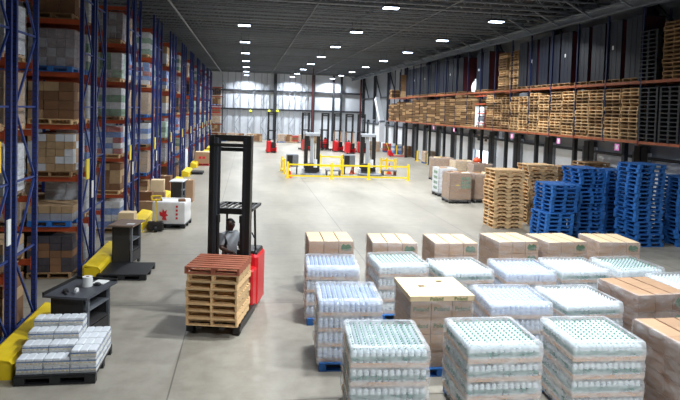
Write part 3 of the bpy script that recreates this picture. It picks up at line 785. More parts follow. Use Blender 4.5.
O('bag_body', MB().lathe([(.05, 0), (.24, .04), (.26, .35), (.2, .6), (.1, .74), (.03, .8)], 9).mesh('bag_body', WHITEM), t); O('tied_neck', MB().lathe([(.03, .78), (.06, .86), (.02, .9)], 8).mesh('tied_neck', WHITEM), t)
# pink notices hanging from the lower beams
for k, px in enumerate((434, 454.5, 513, 560, 619)):
    y = yrack(px, 135)
    t = thing('pink_notice', 'pink paper notice hanging below the dock rack beam, %s from the far end' % ORD[k], 'sign', (XD-.06, y, Z1-.14), 0, 'pink dock notices')
    O('notice_sheet', MB().prism([(-.005, -.30), (-.005, -.04), (.005, -.04), (.005, -.30)], -.15, .15).mesh('notice_sheet', PINK), t)
    O('notice_mark', MB().box(-.008, -.005, -.07, .07, -.24, -.1).mesh('notice_mark', PAPER), t)
    O('string', MB().cyl((0, 0, -.05), (0, 0, 0), .008, 5).mesh('string', DARKM), t)

# ------------------------------------------------------------------ reach trucks
TM = {}
def tmesh(key, fn, m):
    if key not in TM:
        q = MB(); fn(q); TM[key] = q.mesh(key.split('|')[0], m)
    return TM[key]
def reach_truck(loc, rz, label, lift=.12, H_=3.82, tan=False, bodym=None):
    bodym = bodym or RED
    t = thing('reach_truck', label, 'forklift', loc, rz, 'reach trucks')
    sfx = '|%.2f%s' % (H_, bodym.name)
    for s in (-1, 1):
        O('base_leg', tmesh('base_leg|%d' % s, lambda q: q.box(s*.46-.06, s*.46+.06, -.25, 1.02, .06, .20).box(s*.46-.07, s*.46+.07, 1.02, 1.12, .04, .16), BLACKM), t)
        O('load_wheel', tmesh('load_wheel|%d' % s, lambda q: q.cyl((s*.46-.05, .98, .085), (s*.46+.05, .98, .085), .085, 14), RUBBER), t)
        ch = O('mast_channel', tmesh('mast_channel|%d' % s + sfx, lambda q: q.box(s*.41-.03, s*.41+.03, -.10, .10, .10, H_).box(s*.37-.03, s*.37+.03, -.10, -.07, .10, H_).box(s*.37-.03, s*.37+.03, .07, .10, .10, H_), BLACKM), t)
        O('inner_channel', tmesh('inner_channel|%d' % s + sfx, lambda q: q.box(s*.31-.03, s*.31+.03, -.07, .07, .15, H_-.06).box(s*.26-.025, s*.26+.025, -.05, -.03, .15, H_-.08), DARKM), t)
        O('lift_cylinder', tmesh('lift_cylinder|%d' % s + sfx, lambda q: q.cyl((s*.25, .02, .2), (s*.25, .02, H_*.52), .035, 10).cyl((s*.25, .02, H_*.52), (s*.25, .02, H_*.56), .05, 10), BLACKM), t)
        O('fork', tmesh('fork|%d%.2f' % (s, lift), lambda q: q.box(s*.22-.05, s*.22+.05, .17, 1.3, lift-.045, lift-.005).box(s*.22-.05, s*.22+.05, .15, .20, lift-.045, lift+.6), BLACKM), t)
        O('guard_post', tmesh('guard_post|%d%s' % (s, tan), lambda q: q.bar((s*.38, -1.35, .9), (s*.36, -1.2, 2.2), .05), TANM if tan else BLACKM), t)
        O('guard_post', tmesh('guard_post|f%d%s' % (s, tan), lambda q: q.bar((s*.42, -.15, .9), (s*.42, -.25, 2.2), .06), TANM if tan else BLACKM), t)
    O('mast_crosshead', tmesh('mast_crosshead' + sfx, lambda q: q.box(-.44, .44, -.11, -.03, H_-.12, H_).box(-.44, .44, .03, .10, H_-.24, H_-.17).box(-.40, .40, -.1, -.05, H_-.34, H_-.26), BLACKM), t)
    O('mast_crossbar', tmesh('mast_crossbar', lambda q: q.box(-.42, .42, -.13, -.10, 2.14, 2.26), BLACKM), t)
    O('carriage', tmesh('carriage|%.2f' % lift, lambda q: q.box(-.45, .45, .10, .15, lift+.05, lift+.15).box(-.45, .45, .10, .15, lift+.45, lift+.55).box(-.25, -.19, .11, .16, lift, lift+.6).box(.19, .25, .11, .16, lift, lift+.6), BLACKM), t)
    O('battery_cover', tmesh('battery_cover' + sfx, lambda q: q.cbox(-.56, .56, -.62, -.16, .12, .95, .04), bodym), t)
    O('power_unit', tmesh('power_unit' + sfx, lambda q: q.cbox(-.58, -.06, -1.62, -.62, .10, 1.20, .07), bodym), t)
    O('console', tmesh('console', lambda q: q.cbox(-.54, -.10, -1.5, -.7, 1.18, 1.26, .03).cbox(-.3, -.12, -.9, -.7, 1.24, 1.38, .03), BLACKM), t)
    O('operator_floor', tmesh('operator_floor', lambda q: q.box(-.06, .56, -1.55, -.62, .06, .14), BLACKM), t)
    O('side_panel', tmesh('side_panel' + sfx, lambda q: q.cbox(.44, .58, -1.60, -.62, .10, .62, .04), bodym), t)
    O('drive_wheel', tmesh('drive_wheel', lambda q: q.cyl((-.42, -1.2, .15), (-.28, -1.2, .15), .15, 16).cyl((.30, -1.3, .09), (.40, -1.3, .09), .09, 14), RUBBER), t)
    O('back_pad', tmesh('back_pad', lambda q: q.cbox(-.05, .40, -1.66, -1.58, .5, 1.1, .03), BLACKM), t)
    O('control_lever', tmesh('control_lever', lambda q: q.cyl((-.14, -.85, 1.25), (-.05, -.86, 1.32), .018, 8).cyl((-.05, -.86, 1.27), (-.05, -.86, 1.38), .022, 8), BLACKM), t)
    g = O('overhead_guard', tmesh('overhead_guard|%s' % tan, lambda q: q.box(-.5, .5, -.27, -.20, 2.2, 2.26).box(-.5, .5, -1.32, -1.25, 2.2, 2.26).box(-.5, -.43, -1.32, -.2, 2.2, 2.26).box(.43, .5, -1.32, -.2, 2.2, 2.26), BLACKM), t)
    for k in range(6):
        O('guard_bar', tmesh('guard_bar', lambda q: q.box(-.02, .02, -1.26, -.25, 2.21, 2.25), BLACKM), g, (-.36+k*.144, 0, 0))
    O('hose', tmesh('hose', lambda q: q.tube([(-.50, -.2, 1.75), (-.56, -.3, 1.6), (-.57, -.35, 1.4), (-.52, -.4, 1.25)], .015, 6), RUBBER), t)
    for ch in list(t.children):
        if ch.name.split('.')[0] in ('battery_cover', 'power_unit', 'console', 'operator_floor', 'side_panel', 'drive_wheel', 'back_pad', 'control_lever', 'overhead_guard', 'guard_post', 'hose'): ch.scale = (.88, .80, 1)
    return t
# the truck at work, carrying a stack of pallets towards the camera
TA = math.radians(13); ddir = Vector((math.sin(TA), math.cos(TA), 0))
sf = G(211.7, 273.1, 1.25); sc_ = sf + ddir*.53
TL = Vector((sc_.x, sc_.y, 0)) + ddir*.75; TRZ = PI-TA
reach_truck(TL, TRZ, 'red and black reach truck carrying a stack of wooden pallets down the aisle', .215)
for k in range(8):
    top = k == 7
    t = thing('wooden_pallet', ('reddish brown wooden pallet on top of the stack on the reach truck forks' if top else 'light wooden pallet, %s from bottom in the stack on the reach truck' % nth(k)), 'pallet',
              (sc_.x+random.uniform(-.015, .015), sc_.y+random.uniform(-.015, .015), .221+k*.1425), -TA+random.uniform(-.02, .02), 'pallets on the reach truck')
    pallet_parts(t, stringer_boxes(1.06 if top else 1.0, 1.06), WOODRED if top else WOOD)

# operator
SKIN = mat('dark_skin', (74, 50, 40), .55, 0, .08, 8); SHIRT = mat('grey_work_shirt', (138, 140, 142), .8, 0, .12, 9, 0, .1)
JEANS = mat('pale_blue_jeans', (104, 128, 152), .8, 0, .15, 9); HAIR = mat('black_hair', (16, 14, 14), .8, 0, .2, 20); SHOE = mat('dark_shoe', (30, 28, 28), .6, 0, .1, 6)
def person(loc, rz):
    V = []; E = []; Rr = []
    def v(p, r, par=None):
        V.append(p); Rr.append(r)
        if par is not None: E.append((par, len(V)-1))
        return len(V)-1
    pel = v((0, 0, .95), (.15, .18)); sp = v((-.01, 0, 1.12), (.155, .17), pel); chs = v((0, 0, 1.33), (.16, .19), sp)
    nb1 = v((-.005, 0, 1.47), (.06, .065), chs); nk = v((.012, 0, 1.53), (.062, .062), nb1)
    jaw = v((.035, 0, 1.585), (.092, .076), nk); hd = v((.022, 0, 1.665), (.125, .10), jaw); tp = v((.008, 0, 1.745), (.098, .08), hd)
    for s in (1, -1):
        sh = v((-.005, s*.19, 1.41), (.075, .075), chs); el = v((.03, s*.255, 1.14), (.058, .058), sh)
        wr = v((.25, s*.19, 1.07), (.038, .038), el); hn = v((.31, s*.175, 1.075), (.022, .036), wr)
        for q in range(4):
            a = v((.355, s*.175+(q-1.5)*.019, 1.085-abs(q-1.4)*.003), (.0095, .0095), hn); b = v((.385-(.006 if q in (0, 3) else 0), s*.175+(q-1.5)*.02, 1.068), (.009, .009), a); v((.378, s*.175+(q-1.5)*.02, 1.045), (.008, .008), b)
        th = v((.30, s*.175-s*.045, 1.065), (.011, .011), hn); v((.335, s*.175-s*.06, 1.05), (.009, .009), th)
        hp = v((0, s*.09, .88), (.09, .088), pel); kn = v((.03, s*.10, .49), (.06, .06), hp); an = v((0, s*.10, .10), (.042, .042), kn); v((.13, s*.11, .045), (.04, .045), an)
    me = bpy.data.meshes.new('person'); me.from_pydata(V, E, [])
    o = bpy.data.objects.new('person', me); COL.objects.link(o)
    md = o.modifiers.new('skin', 'SKIN'); md.use_smooth_shade = True
    sd = o.modifiers.new('sub', 'SUBSURF'); sd.levels = 2; sd.render_levels = 2
    for i, r in enumerate(Rr): me.skin_vertices[0].data[i].radius = r
    me.skin_vertices[0].data[0].use_root = True
    dg = bpy.context.evaluated_depsgraph_get(); dg.update(); nm = bpy.data.meshes.new_from_object(o.evaluated_get(dg))
    bpy.data.objects.remove(o)
    nm.materials.clear()
    for m in (SKIN, SHIRT, JEANS, SHOE): nm.materials.append(m)
    for p in nm.polygons:
        c = p.center; p.use_smooth = True
        if c.z > 1.475 and abs(c.y) < .12: p.material_index = 0
        elif abs(c.y) > .15 and c.z < 1.22 and c.x > .035 and c.z > .98: p.material_index = 0
        elif c.z > .97: p.material_index = 1
        elif c.z > .10: p.material_index = 2
        else: p.material_index = 3
    t = tag(O('person', nm, None, loc, rz), 'standing person in grey short-sleeved shirt and pale jeans driving the reach truck', 'person')
    hm_ = MB()
    for k in range(5):
        a0 = PI/2*.12+k*PI/2*.86/5; a1 = PI/2*.12+(k+1)*PI/2*.86/5; n = 14
        ra, rb = math.cos(a0), math.cos(a1)
        vs = [(-.002+.100*ra*math.cos(2*PI*i/n)+.010, .086*ra*math.sin(2*PI*i/n), 1.675+.098*math.sin(a0)) for i in range(n)]
        vs += [(-.002+.100*rb*math.cos(2*PI*i/n)+.010, .086*rb*math.sin(2*PI*i/n), 1.675+.098*math.sin(a1)) for i in range(n)]
        hm_._add(vs, [(i, (i+1) % n, n+(i+1) % n, n+i) for i in range(n)], 0, True)
    O('hair', hm_.mesh('hair', HAIR), t)
    def ball(name, c, r, m, sx=1.0):
        prof = [(max(.0005, r*math.cos(a)), r*math.sin(a)) for a in [-PI/2+PI*k/6 for k in range(7)]]
        O(name, MB().lathe(prof, 10, c).mesh(name, m), t)
    for s in (1, -1):
        ball('eye', (.108, s*.033, 1.655), .012, PAPER); ball('pupil', (.118, s*.033, 1.655), .005, HAIR); ball('ear', (.01, s*.082, 1.645), .024, SKIN)
    O('nose', MB().cyl((.108, 0, 1.655), (.122, 0, 1.618), .009, 8, 0, .015).mesh('nose', SKIN), t)
    O('mouth', MB().bar((.112, -.024, 1.585), (.112, .024, 1.585), .012, .010).mesh('mouth', REDPIPE), t)
    O('collar', MB().lathe([(.075, 1.455), (.085, 1.47), (.07, 1.50), (.062, 1.495)], 14).mesh('collar', SHIRT), t)
    O('belt', MB().lathe([(.158, .955), (.160, .96), (.160, .985), (.156, .99)], 16).mesh('belt', HAIR), t)
    return t
ctf = Matrix.Translation(TL) @ Matrix.Rotation(TRZ, 4, 'Z')
pp = ctf @ Vector((.22, -.86, .141))
person(pp, TRZ+PI-.6).scale = (1.06, 1.06, 1.0)

# far reach trucks
for px, py, rz, tan, label in ((271, 152, 0, False, 'red reach truck with its back turned, standing alone on the far open floor'),
        (305, 150, .15, False, 'red reach truck parked behind the first yellow-fenced white machine'),
        (324.5, 150, PI+.05, False, 'red reach truck at the aisle end of the parked line'),
        (336.5, 151, .05, True, 'red reach truck with tan posts, second in the parked line'),
        (348.5, 153, .03, True, 'red reach truck with tan posts, third in the parked line'),
        (360.5, 152.5, 0, False, 'red reach truck at the dock end of the parked line')):
    g = G(px, py); reach_truck(g, rz, label, .12, 4.1, tan)
    if tan: pass

# ------------------------------------------------------------------ fenced wrapping machines
def rail_line(pts, label, name='safety_barrier'):
    t = thing(name, label, 'barrier', (pts[0].x, pts[0].y, 0), 0, 'yellow safety barriers')
    o = Vector((pts[0].x, pts[0].y, 0))
    for p in pts:
        q = p-o
        po = O('post', MB().box(q.x-.07, q.x+.07, q.y-.07, q.y+.07, .012, 1.05).mesh('post', YELS), t)
        O('base_plate', MB().box(q.x-.14, q.x+.14, q.y-.14, q.y+.14, 0, .012).mesh('base_plate', YELS), po)
    for a, b in zip(pts, pts[1:]):
        a, b = a-o, b-o
        for z in (.16, .88): O('rail', MB().bar(a+Vector((0, 0, z)), b+Vector((0, 0, z)), .06, .10).mesh('rail', YELS), t)
def fl_(px, py): g = G(px, py); return g
rail_line([fl_(287.5, 178), fl_(331.5, 179), fl_(368.5, 179.6), fl_(408, 180.5)], 'long yellow two-rail safety barrier in front of both white machines')
rail_line([fl_(284, 174), fl_(281.5, 171)], 'short yellow barrier closing the aisle side of the fenced machines')
rail_line([fl_(319.5, 168), fl_(341.5, 168.6)], 'short yellow barrier behind the two fenced machines')
rail_line([fl_(381, 172.5), fl_(386, 172.3), fl_(395, 173)], 'short yellow barrier around the orange cone near the dock side')
rail_line([fl_(342.3, 174.5), fl_(341, 171.5)], 'short yellow barrier dividing the two fenced machines')
GREYW = mat('pale_grey_enamel', (176, 180, 186), .45, 0, .06, 3)
def wrapper(px, py, label):
    g = G(px, py); t = thing('wrapping_machine', label, 'machine', g, 0, 'fenced wrapping machines')
    O('turntable', MB().cyl((0, -.3, .02), (0, -.3, .1), .85, 28).cyl((0, -.3, .1), (0, -.3, .12), .8, 28).mesh('turntable', GREYM), t)
    O('base', MB().cbox(-.65, .65, .5, 1.2, 0, .4, .05).mesh('base', WHITEM), t)
    for x in (-.42, .42): O('mast_column', MB().box(x-.12, x+.12, .55, .9, .4, 2.75).mesh('mast_column', BLACKM), t)
    O('mast_cover', MB().box(-.12, .10, .68, .86, .4, 2.6).mesh('mast_cover', GREYW), t)
    O('drive_belt', MB().box(.16, .2, .64, .68, .4, 2.6).mesh('drive_belt', BLACKM), t)
    O('head_cover', MB().cbox(-.5, .5, .5, 1.0, 2.62, 2.84, .05).mesh('head_cover', GREYW), t)
    O('film_carriage', MB().cbox(-.5, .5, .2, .6, .2, .75, .05).mesh('film_carriage', BLACKM), t)
    O('film_roll', MB().cyl((.2, .2, .5), (.2, .2, 1.05), .12, 14).mesh('film_roll', WHITEM), t)
    c = O('control_cabinet', MB().cbox(-1.75, -.95, .3, .9, .5, 1.35, .05).mesh('control_cabinet', GREYM), t)
    O('cabinet_leg', MB().box(-1.7, -1.62, .4, .48, 0, .5).mesh('cabinet_leg', BLACKM), c); O('cabinet_leg', MB().box(-1.08, -1.0, .4, .48, 0, .5).mesh('cabinet_leg', BLACKM), c)
    O('cabinet_door', MB().box(-1.7, -1.35, .28, .3, .55, 1.3).mesh('cabinet_door', BLACKM), c)
    O('roller_conveyor', MB().box(.9, 1.9, -.3, .4, .3, .38).mesh('roller_conveyor', GREYM), t)
    O('conveyor_frame', MB().box(.92, .98, -.28, .38, 0, .3).box(1.82, 1.88, -.28, .38, 0, .3).mesh('conveyor_frame', BLACKM), t)
wrapper(312.5, 175, 'white wrapping machine with black mast inside the fence, aisle side')
wrapper(369, 175, 'white wrapping machine with black mast inside the fence, dock side')
def cone(px, py, label, h=.75):
    t = thing('traffic_cone', label, 'cone', G(px, py), 0, 'orange cones')
    O('cone_base', MB().cbox(-.2, .2, -.2, .2, 0, .04, .015).mesh('cone_base', ORANGE), t)
    O('cone_body', MB().lathe([(.15, .04), (.03, h)], 14).mesh('cone_body', ORANGE), t)
    O('reflective_band', MB().lathe([(.105, .36*h/.75), (.072, .52*h/.75)], 14).mesh('reflective_band', PAPER), t)
cone(289, 177.4, 'orange traffic cone by the corner post at the aisle side', .9); cone(389, 174, 'orange traffic cone inside the small barrier near the docks', .8)
cone(352, 173.5, 'small orange cone beside the dock side wrapping machine', .5)

# ------------------------------------------------------------------ pallet stacks on the floor
def floor_stack(px, py, n, meshes, name, desc, group, w=1.02, rz=0.0, lean=0.0, z0=0.0):
    g = G(px, py); pallet_stack(g.x+(PD if rz else w)/2, g.y+(w if rz else PD)/2, z0, n, rz, meshes, name, desc, 'pallet', group, jit=.03, lean=lean)
wg = 'wooden pallets on the floor'; bg_ = 'blue pallets on the floor'
floor_stack(493, 228.5, 16, [P_WOOD], 'wooden_pallet', ('pale wooden pallet', 'floor stack beside the wrapped carton bins'), wg, rz=PI/2)
floor_stack(527, 224, 17, [P_WOOD], 'wooden_pallet', ('pale wooden pallet', 'floor stack behind the shortest blue stack'), wg, rz=PI/2)
floor_stack(556, 220, 16, [P_WOOD, P_DRY], 'wooden_pallet', ('pale wooden pallet', 'floor stack behind the second blue stack'), wg, rz=PI/2)
floor_stack(582, 217, 17, [P_DRY], 'wooden_pallet', ('weathered wooden pallet', 'floor stack partly hidden behind the third blue stack'), wg, rz=PI/2)
floor_stack(546, 242, 7, [P_BLUE], 'blue_pallet', ('bright blue pallet', 'lower half of the shortest blue stack'), bg_, lean=.0)
g = G(548, 241)
pallet_stack(g.x+.56, g.y+PD/2, 7*.143, 7, .05, [P_BLUE], 'blue_pallet', ('bright blue pallet', 'upper half of the shortest blue stack'), 'pallet', bg_, jit=.02)
floor_stack(577, 239, 18, [P_BLUE], 'blue_pallet', ('bright blue pallet', 'second blue stack from the wooden stacks'), bg_)
floor_stack(604, 234, 17, [P_BLUE], 'blue_pallet', ('bright blue pallet', 'third blue stack from the wooden stacks'), bg_)
floor_stack(635, 247, 20, [P_BLUE], 'blue_pallet', ('bright blue pallet', 'tallest blue stack'), bg_)
floor_stack(677, 247, 17, [P_BLUE], 'blue_pallet', ('bright blue pallet', 'blue stack cut off by the photo edge'), bg_)
t = thing('torn_film', 'torn strips of clear film hanging from the shortest blue pallet stack', 'film', G(563, 241)+Vector((0, -.05, .55)))
O('film_strip', MB().tube([(0, 0, .3), (.08, -.03, .2), (.06, -.03, .05), (.12, -.04, -.05)], .02, 5).mesh('film_strip', PAPER), t); O('film_strip', MB().tube([(.14, -.02, .3), (.22, -.05, .22), (.30, -.03, .24)], .02, 5).mesh('film_strip', PAPER), t)

# ------------------------------------------------------------------ carton bins near the docks
def bin_load(px, py, w, d, h, label, m=KRAFT, extra=None, rz=0.0, seed=1):
    g = G(px, py); c = Vector((g.x+w/2, g.y+d/2, 0))
    t = thing('carton_bin', label, 'carton bin', c, rz, 'carton bins near the docks')
    O('pallet', P_BLACK, t, (0, 0, 0)).scale = (w/1.2, d/1.22, 1)
    b = O('bin_body', MB().box(-w/2, w/2, -d/2, -d/2+.02, .15, h).box(-w/2, w/2, d/2-.02, d/2, .15, h).box(-w/2, -w/2+.02, -d/2, d/2, .15, h).box(w/2-.02, w/2, -d/2, d/2, .15, h).box(-w/2, w/2, -d/2, d/2, .15, .2).mesh('bin_body', m), t)
    for i in range(3):
        for j in range(2):
            hh = h-.35+random.uniform(.05, .42)
            O('carton', MB().box(-.17, .17, -.25, .25, .2, hh).box(-.17, -.005, -.25, .25, hh, hh+.006).box(.005, .17, -.25, .25, hh, hh+.006).mesh('carton', random.choice((KRAFT, KRAFTL, KRAFTL))), t, ((i-1)*w*.31, (j-.5)*d*.48, 0), random.uniform(-.1, .1))
    if extra == 'panes':
        for i in range(3):
            for j in range(3): O('printed_square', MB().box(.02+i*.17, .16+i*.17, -d/2-.004, -d/2, h-.75+j*.2, h-.59+j*.2).mesh('printed_square', C_['green']), b)
        O('printed_square', MB().box(-.25, -.05, -d/2-.004, -d/2, h-.62, h-.57).mesh('printed_square', YPAPER), b)
    if extra == 'green':
        for j in range(4): O('printed_square', MB().box(-w/2-.004, -w/2, -.3, .3, .35+j*.28, .5+j*.28).mesh('printed_square', C_['green']), b)
    O('stretch_wrap', wrap_mesh(w+.04, d+.04, .1, h+.02, 3, FILMT, .03, seed), t)
bin_load(449, 203.5, 1.12, 1.15, 1.5, 'open kraft carton bin with green window print, wrapped', extra='panes', seed=11)
bin_load(474, 203, 1.15, 1.2, 1.45, 'open kraft carton bin beside the pale wooden pallet stack', seed=12)
bin_load(438, 196.5, 1.0, 1.1, 1.5, 'film-wrapped bin with green printed side panels', m=WHITEM, extra='green', seed=13)
bin_load(434, 181, 1.3, 1.2, 1.5, 'brown carton bin farthest back in the dock side cluster', seed=14)
bin_load(455, 184, 1.3, 1.2, 1.45, 'white-wrapped carton bin behind the green printed bin', m=KRAFTL, seed=15)
bin_load(473, 187, 1.2, 1.1, 1.4, 'carton bin with an orange bag on top behind the wooden stack', seed=16)
g = G(473, 187)
t = thing('orange_bag', 'small orange bag lying on a carton bin near the bright dock door', 'bag', g+Vector((.35, .4, 1.47)))
O('bag_body', MB().lathe([(.03, 0), (.22, .03), (.25, .14), (.18, .25), (.04, .30)], 10).mesh('bag_body', ORANGE), t); O('knot', MB().lathe([(.03, .29), (.05, .34), (.01, .36)], 8).mesh('knot', ORANGE), t)

# small goods and bollards along the dock wall
for k, (px, py, kd, words) in enumerate(((374, 151, 'kraft', 'beside the parked trucks'), (388, 152, 'redbox', 'between two dock posts'), (409, 156.5, 'brown', 'beside the yellow bollard'), (429, 163.5, 'kraft', 'near the carton bin cluster'), (397, 153.5, 'blue', 'behind the red pallet jack'))):
    rack_load(kd, G(px, py), 'low %s load on the dock floor %s' % (LOADK[kd][4], words), False, 'loads on the dock floor')
for k, (px, py) in enumerate(((396.5, 151), (417.5, 158), (428, 161), (389, 148.5), (440, 166), (452, 170))):
    t = thing('bollard', 'yellow dock door bollard, %s from the far end' % ORD[k], 'bollard', Vector((XR-.9, G(px, py).y*0+ray(px, py).y*(XR-.9)/ray(px, py).x, 0)), 0, 'yellow bollards')
    O('bollard_pipe', MB().cyl((0, 0, 0), (0, 0, .9), .09, 14).lathe([(.09, .9), (.07, .95), (.02, .97)], 14).mesh('bollard_pipe', YELS), t); O('base_ring', MB().cyl((0, 0, 0), (0, 0, .03), .2, 14).mesh('base_ring', YELS), t)
def pallet_jack(loc, rz, label, col=RED, powered=True):
    t = thing('pallet_jack', label, 'pallet jack', loc, rz, 'pallet jacks')
    for s in (-1, 1): O('fork', MB().box(s*.2-.08, s*.2+.08, .2, 1.3, .05, .10).mesh('fork', col), t)
    O('pump_housing', MB().cbox(-.27, .27, -.05, .2, .05, .35, .04).mesh('pump_housing', col), t)
    if powered: O('motor_cover', MB().cbox(-.25, .25, -.35, .0, .1, .62, .08).mesh('motor_cover', col), t)
    O('tiller', MB().bar((0, -.15, .4), (0, -.45, 1.2), .05).mesh('tiller', YELS), t)
    O('handle', MB().tube([(-.14, -.46, 1.18), (-.16, -.48, 1.32), (.16, -.48, 1.32), (.14, -.46, 1.18), (-.14, -.46, 1.18)], .025, 6).mesh('handle', YELS), t)
    O('steer_wheel', MB().cyl((-.05, -.1, .1), (.05, -.1, .1), .1, 12).mesh('steer_wheel', RUBBER), t)
pallet_jack(G(391, 156.5), -PI/2, 'red powered pallet jack on the floor by the dock doors')
# slanted pale duct by the dock wall
t = thing('slanted_duct', 'pale slanted duct hanging by the dock wall past the pallet rack', 'duct', (15.0, 66.5, 0))
O('duct_body', MB().bar((0, 0, 3.2), (-.3, 1.5, 6.0), .5, .5).mesh('duct_body', WHITEM), t); O('duct_mouth', MB().bar((0.02, -.05, 1.0), (0, 0, 3.25), .62, .55).mesh('duct_mouth', WHITEM), t); O('collar', MB().bar((.0, -.02, 3.1), (-.02, .08, 3.3), .66, .66).mesh('collar', GREYM), t)

# goods along the far wall
for k, (px, kd) in enumerate(((222, 'brown'), (231, 'kraft'), (240, 'brown'), (249, 'cans'), (258, 'brown'), (281, 'kraft'), (288, 'brown'), (295, 'redbox'), (302, 'kraft'), (318, 'brown'), (312, 'brown'))):
    p = PY(px, 140, 79.5); p.z = 0.001
    rack_load(kd, p, '%s load on the floor by the far wall, %s counting from the racks' % (LOADK[kd][4], nth(k)), False, 'loads along the far wall')
for k, px in enumerate((250.5, 277.5, 269)):
    p = PY(px, 112, YB-.75)
    t = thing('beacon', 'small yellow light on the far wall girt, %s from the racks' % ORD[k], 'light', p, 0, 'yellow wall beacons')
    O('beacon_dome', MB().lathe([(.18, 0), (.18, .2), (.1, .3)], 10).mesh('beacon_dome', emit('beacon_glow_%d' % k, (236, 240, 60), .5)), t); O('beacon_base', MB().cyl((0, 0, -.08), (0, 0, 0), .2, 10).mesh('beacon_base', BLACKM), t)
    O('bracket', MB().box(-.05, .05, 0, .14, -.1, -.02).mesh('bracket', BLACKM), t)

# ------------------------------------------------------------------ left floor: canned goods, desks, cartons
fl0, fr0 = G(14, 385), G(92, 382); ang = math.atan2(fr0.y-fl0.y, fr0.x-fl0.x); wv = (fr0-fl0).length
xd = Vector((math.cos(ang), math.sin(ang), 0)); yd = Vector((-math.sin(ang), math.cos(ang), 0))
cc = fl0+xd*.61+yd*.55
print('can pallet', fl0, fr0, wv, math.degrees(ang))
t = tag(O('plastic_pallet', P_BLACK, None, cc, ang), 'black plastic pallet under the stepped stack of canned goods', 'pallet')
CANT = mat('can_top', (226, 230, 234), .4, 0, .06, 5); CANB = mat('can_blue_band', (48, 104, 160), .4, 0, .08, 5); CANY = mat('can_gold_band', (222, 196, 140), .4, 0, .2, 12)
qx, qy = .395, .262
pk = MB(); hw, hd = .0625, .124
pk.box(-hw, hw, -hd, hd, 0, .052, 1); pk.box(-hw-.001, hw+.001, -hd-.001, hd+.001, .052, .076, 2); pk.cbox(-hw, hw, -hd, hd, .076, .112, .012, 0)
for q in range(2): pk.box(-hw+.012+q*.062, -hw+.05+q*.062, -hd-.002, -hd, .012, .045, 3)
pack_m = pk.mesh('can_pack', [CANT, PAPER, CANB, CANY])
tray_m = MB().box(-qx/2+.003, qx/2-.003, -qy/2+.003, qy/2-.003, 0, .004)
for a in ((-qx/2+.003, qx/2-.003, -qy/2+.003, -qy/2+.005), (-qx/2+.003, qx/2-.003, qy/2-.006, qy/2-.003), (-qx/2+.003, -qx/2+.006, -qy/2+.003, qy/2-.003), (qx/2-.006, qx/2-.003, -qy/2+.003, qy/2-.003)): tray_m.box(*a, .004, .03)
tray_m = tray_m.mesh('tray', PAPER)
film_m = MB().box(-qx/2+.002, qx/2-.002, -qy/2+.002, -qy/2+.003, .004, .118).box(qx/2-.003, qx/2-.002, -qy/2+.002, qy/2-.002, .004, .118).mesh('shrink_film', FILMT)
for i in range(3):
    for j in range(4):
        nT = 3 if i == 2 else (2, 3, 4, 5)[j]
        for k in range(nT):
            p = cc+xd*((i-1)*(qx+.006))+yd*((j-1.5)*(qy+.006)); p.z = .151+k*.120
            t = thing('can_tray', 'shrink-wrapped tray of cans, tier %s, row %s from front, column %s' % ('one two three four five'.split()[k], 'one two three four'.split()[j], 'one two three'.split()[i]), 'can tray', p, ang, 'trays of canned goods')
            O('tray', tray_m, t); O('shrink_film', film_m, t)
            for q in range(3): O('can_pack', pack_m, t, ((q-1)*.1295, 0, .005))
def quad_frame(c, z):
    P = [G(px, py, z) for px, py in c]      # front-left, front-right, back-right, back-left
    cen = sum(P, Vector())/4; xv = (P[1]-P[0]+P[2]-P[3])/2; yv = (P[3]-P[0]+P[2]-P[1])/2
    print('quad', [tuple(round(q, 2) for q in p) for p in P], xv.length, yv.length, math.degrees(math.atan2(xv.y, xv.x)))
    return Vector((cen.x, cen.y, 0)), xv.length, yv.length, math.atan2(xv.y, xv.x)
DESKM = mat('desk_laminate', (74, 76, 82), .45, 0, .1, 5); DESKB = mat('brown_desk_top', (124, 104, 92), .6, 0, .15, 6); DARKBODY = mat('charcoal_panel', (52, 50, 50), .6, 0, .12, 5)
def desk(c, w, d, ang, zt, label, topm, rim=True, wf=.42):
    t = thing('work_stand', label, 'work stand', c, ang, 'warehouse work stands')
    O('worktop', MB().box(-w/2, w/2, -d/2, d/2, zt-.04, zt).mesh('worktop', topm), t)
    if rim:
        for q in ((-w/2, w/2, d/2-.03, d/2, zt, zt+.05), (-w/2, -w/2+.03, -d/2, d/2, zt, zt+.05)): O('rim', MB().box(*q).mesh('rim', BLACKM), t)
    a, b = w*wf, d*.36
    O('back_panel', MB().box(-a, a, b-.03, b, .08, zt-.04).mesh('back_panel', DARKBODY), t)
    O('side_panel', MB().box(-a, -a+.03, -b, b, .08, zt-.04).mesh('side_panel', DARKBODY), t)
    O('front_panel', MB().box(-a, a*.72, -b, -b+.03, .08, zt-.04).mesh('front_panel', DARKBODY), t)
    O('corner_post', MB().box(a-.05, a, -b, -b+.05, 0, zt-.04).mesh('corner_post', GREYM), t); O('corner_post', MB().box(a-.05, a, b-.05, b, 0, zt-.04).mesh('corner_post', GREYM), t)
    for z in (.12, .42, .70): O('shelf', MB().box(-a+.03, a, -b+.03, b-.03, z, z+.025).mesh('shelf', GREYM if z > .5 else DARKBODY), t)
    O('drawer_front', MB().box(a-.01, a+.01, -b+.06, b-.06, .14, .40).mesh('drawer_front', DARKBODY), t)
    for x in (-a+.05, a-.05):
        for y in (-b+.05, b-.05): O('caster', MB().cyl((x-.02, y, .04), (x+.02, y, .04), .04, 10).mesh('caster', RUBBER), t)
    return t
c1, w1, d1, a1 = quad_frame([(49, 296), (87, 303), (110, 281), (78, 274)], 1.0)
w1, d1, a1 = .84, 1.1, math.radians(-15)
desk(c1, w1, d1, a1, 1.0, 'dark work stand with a paper roll on top behind the canned goods', DESKM)
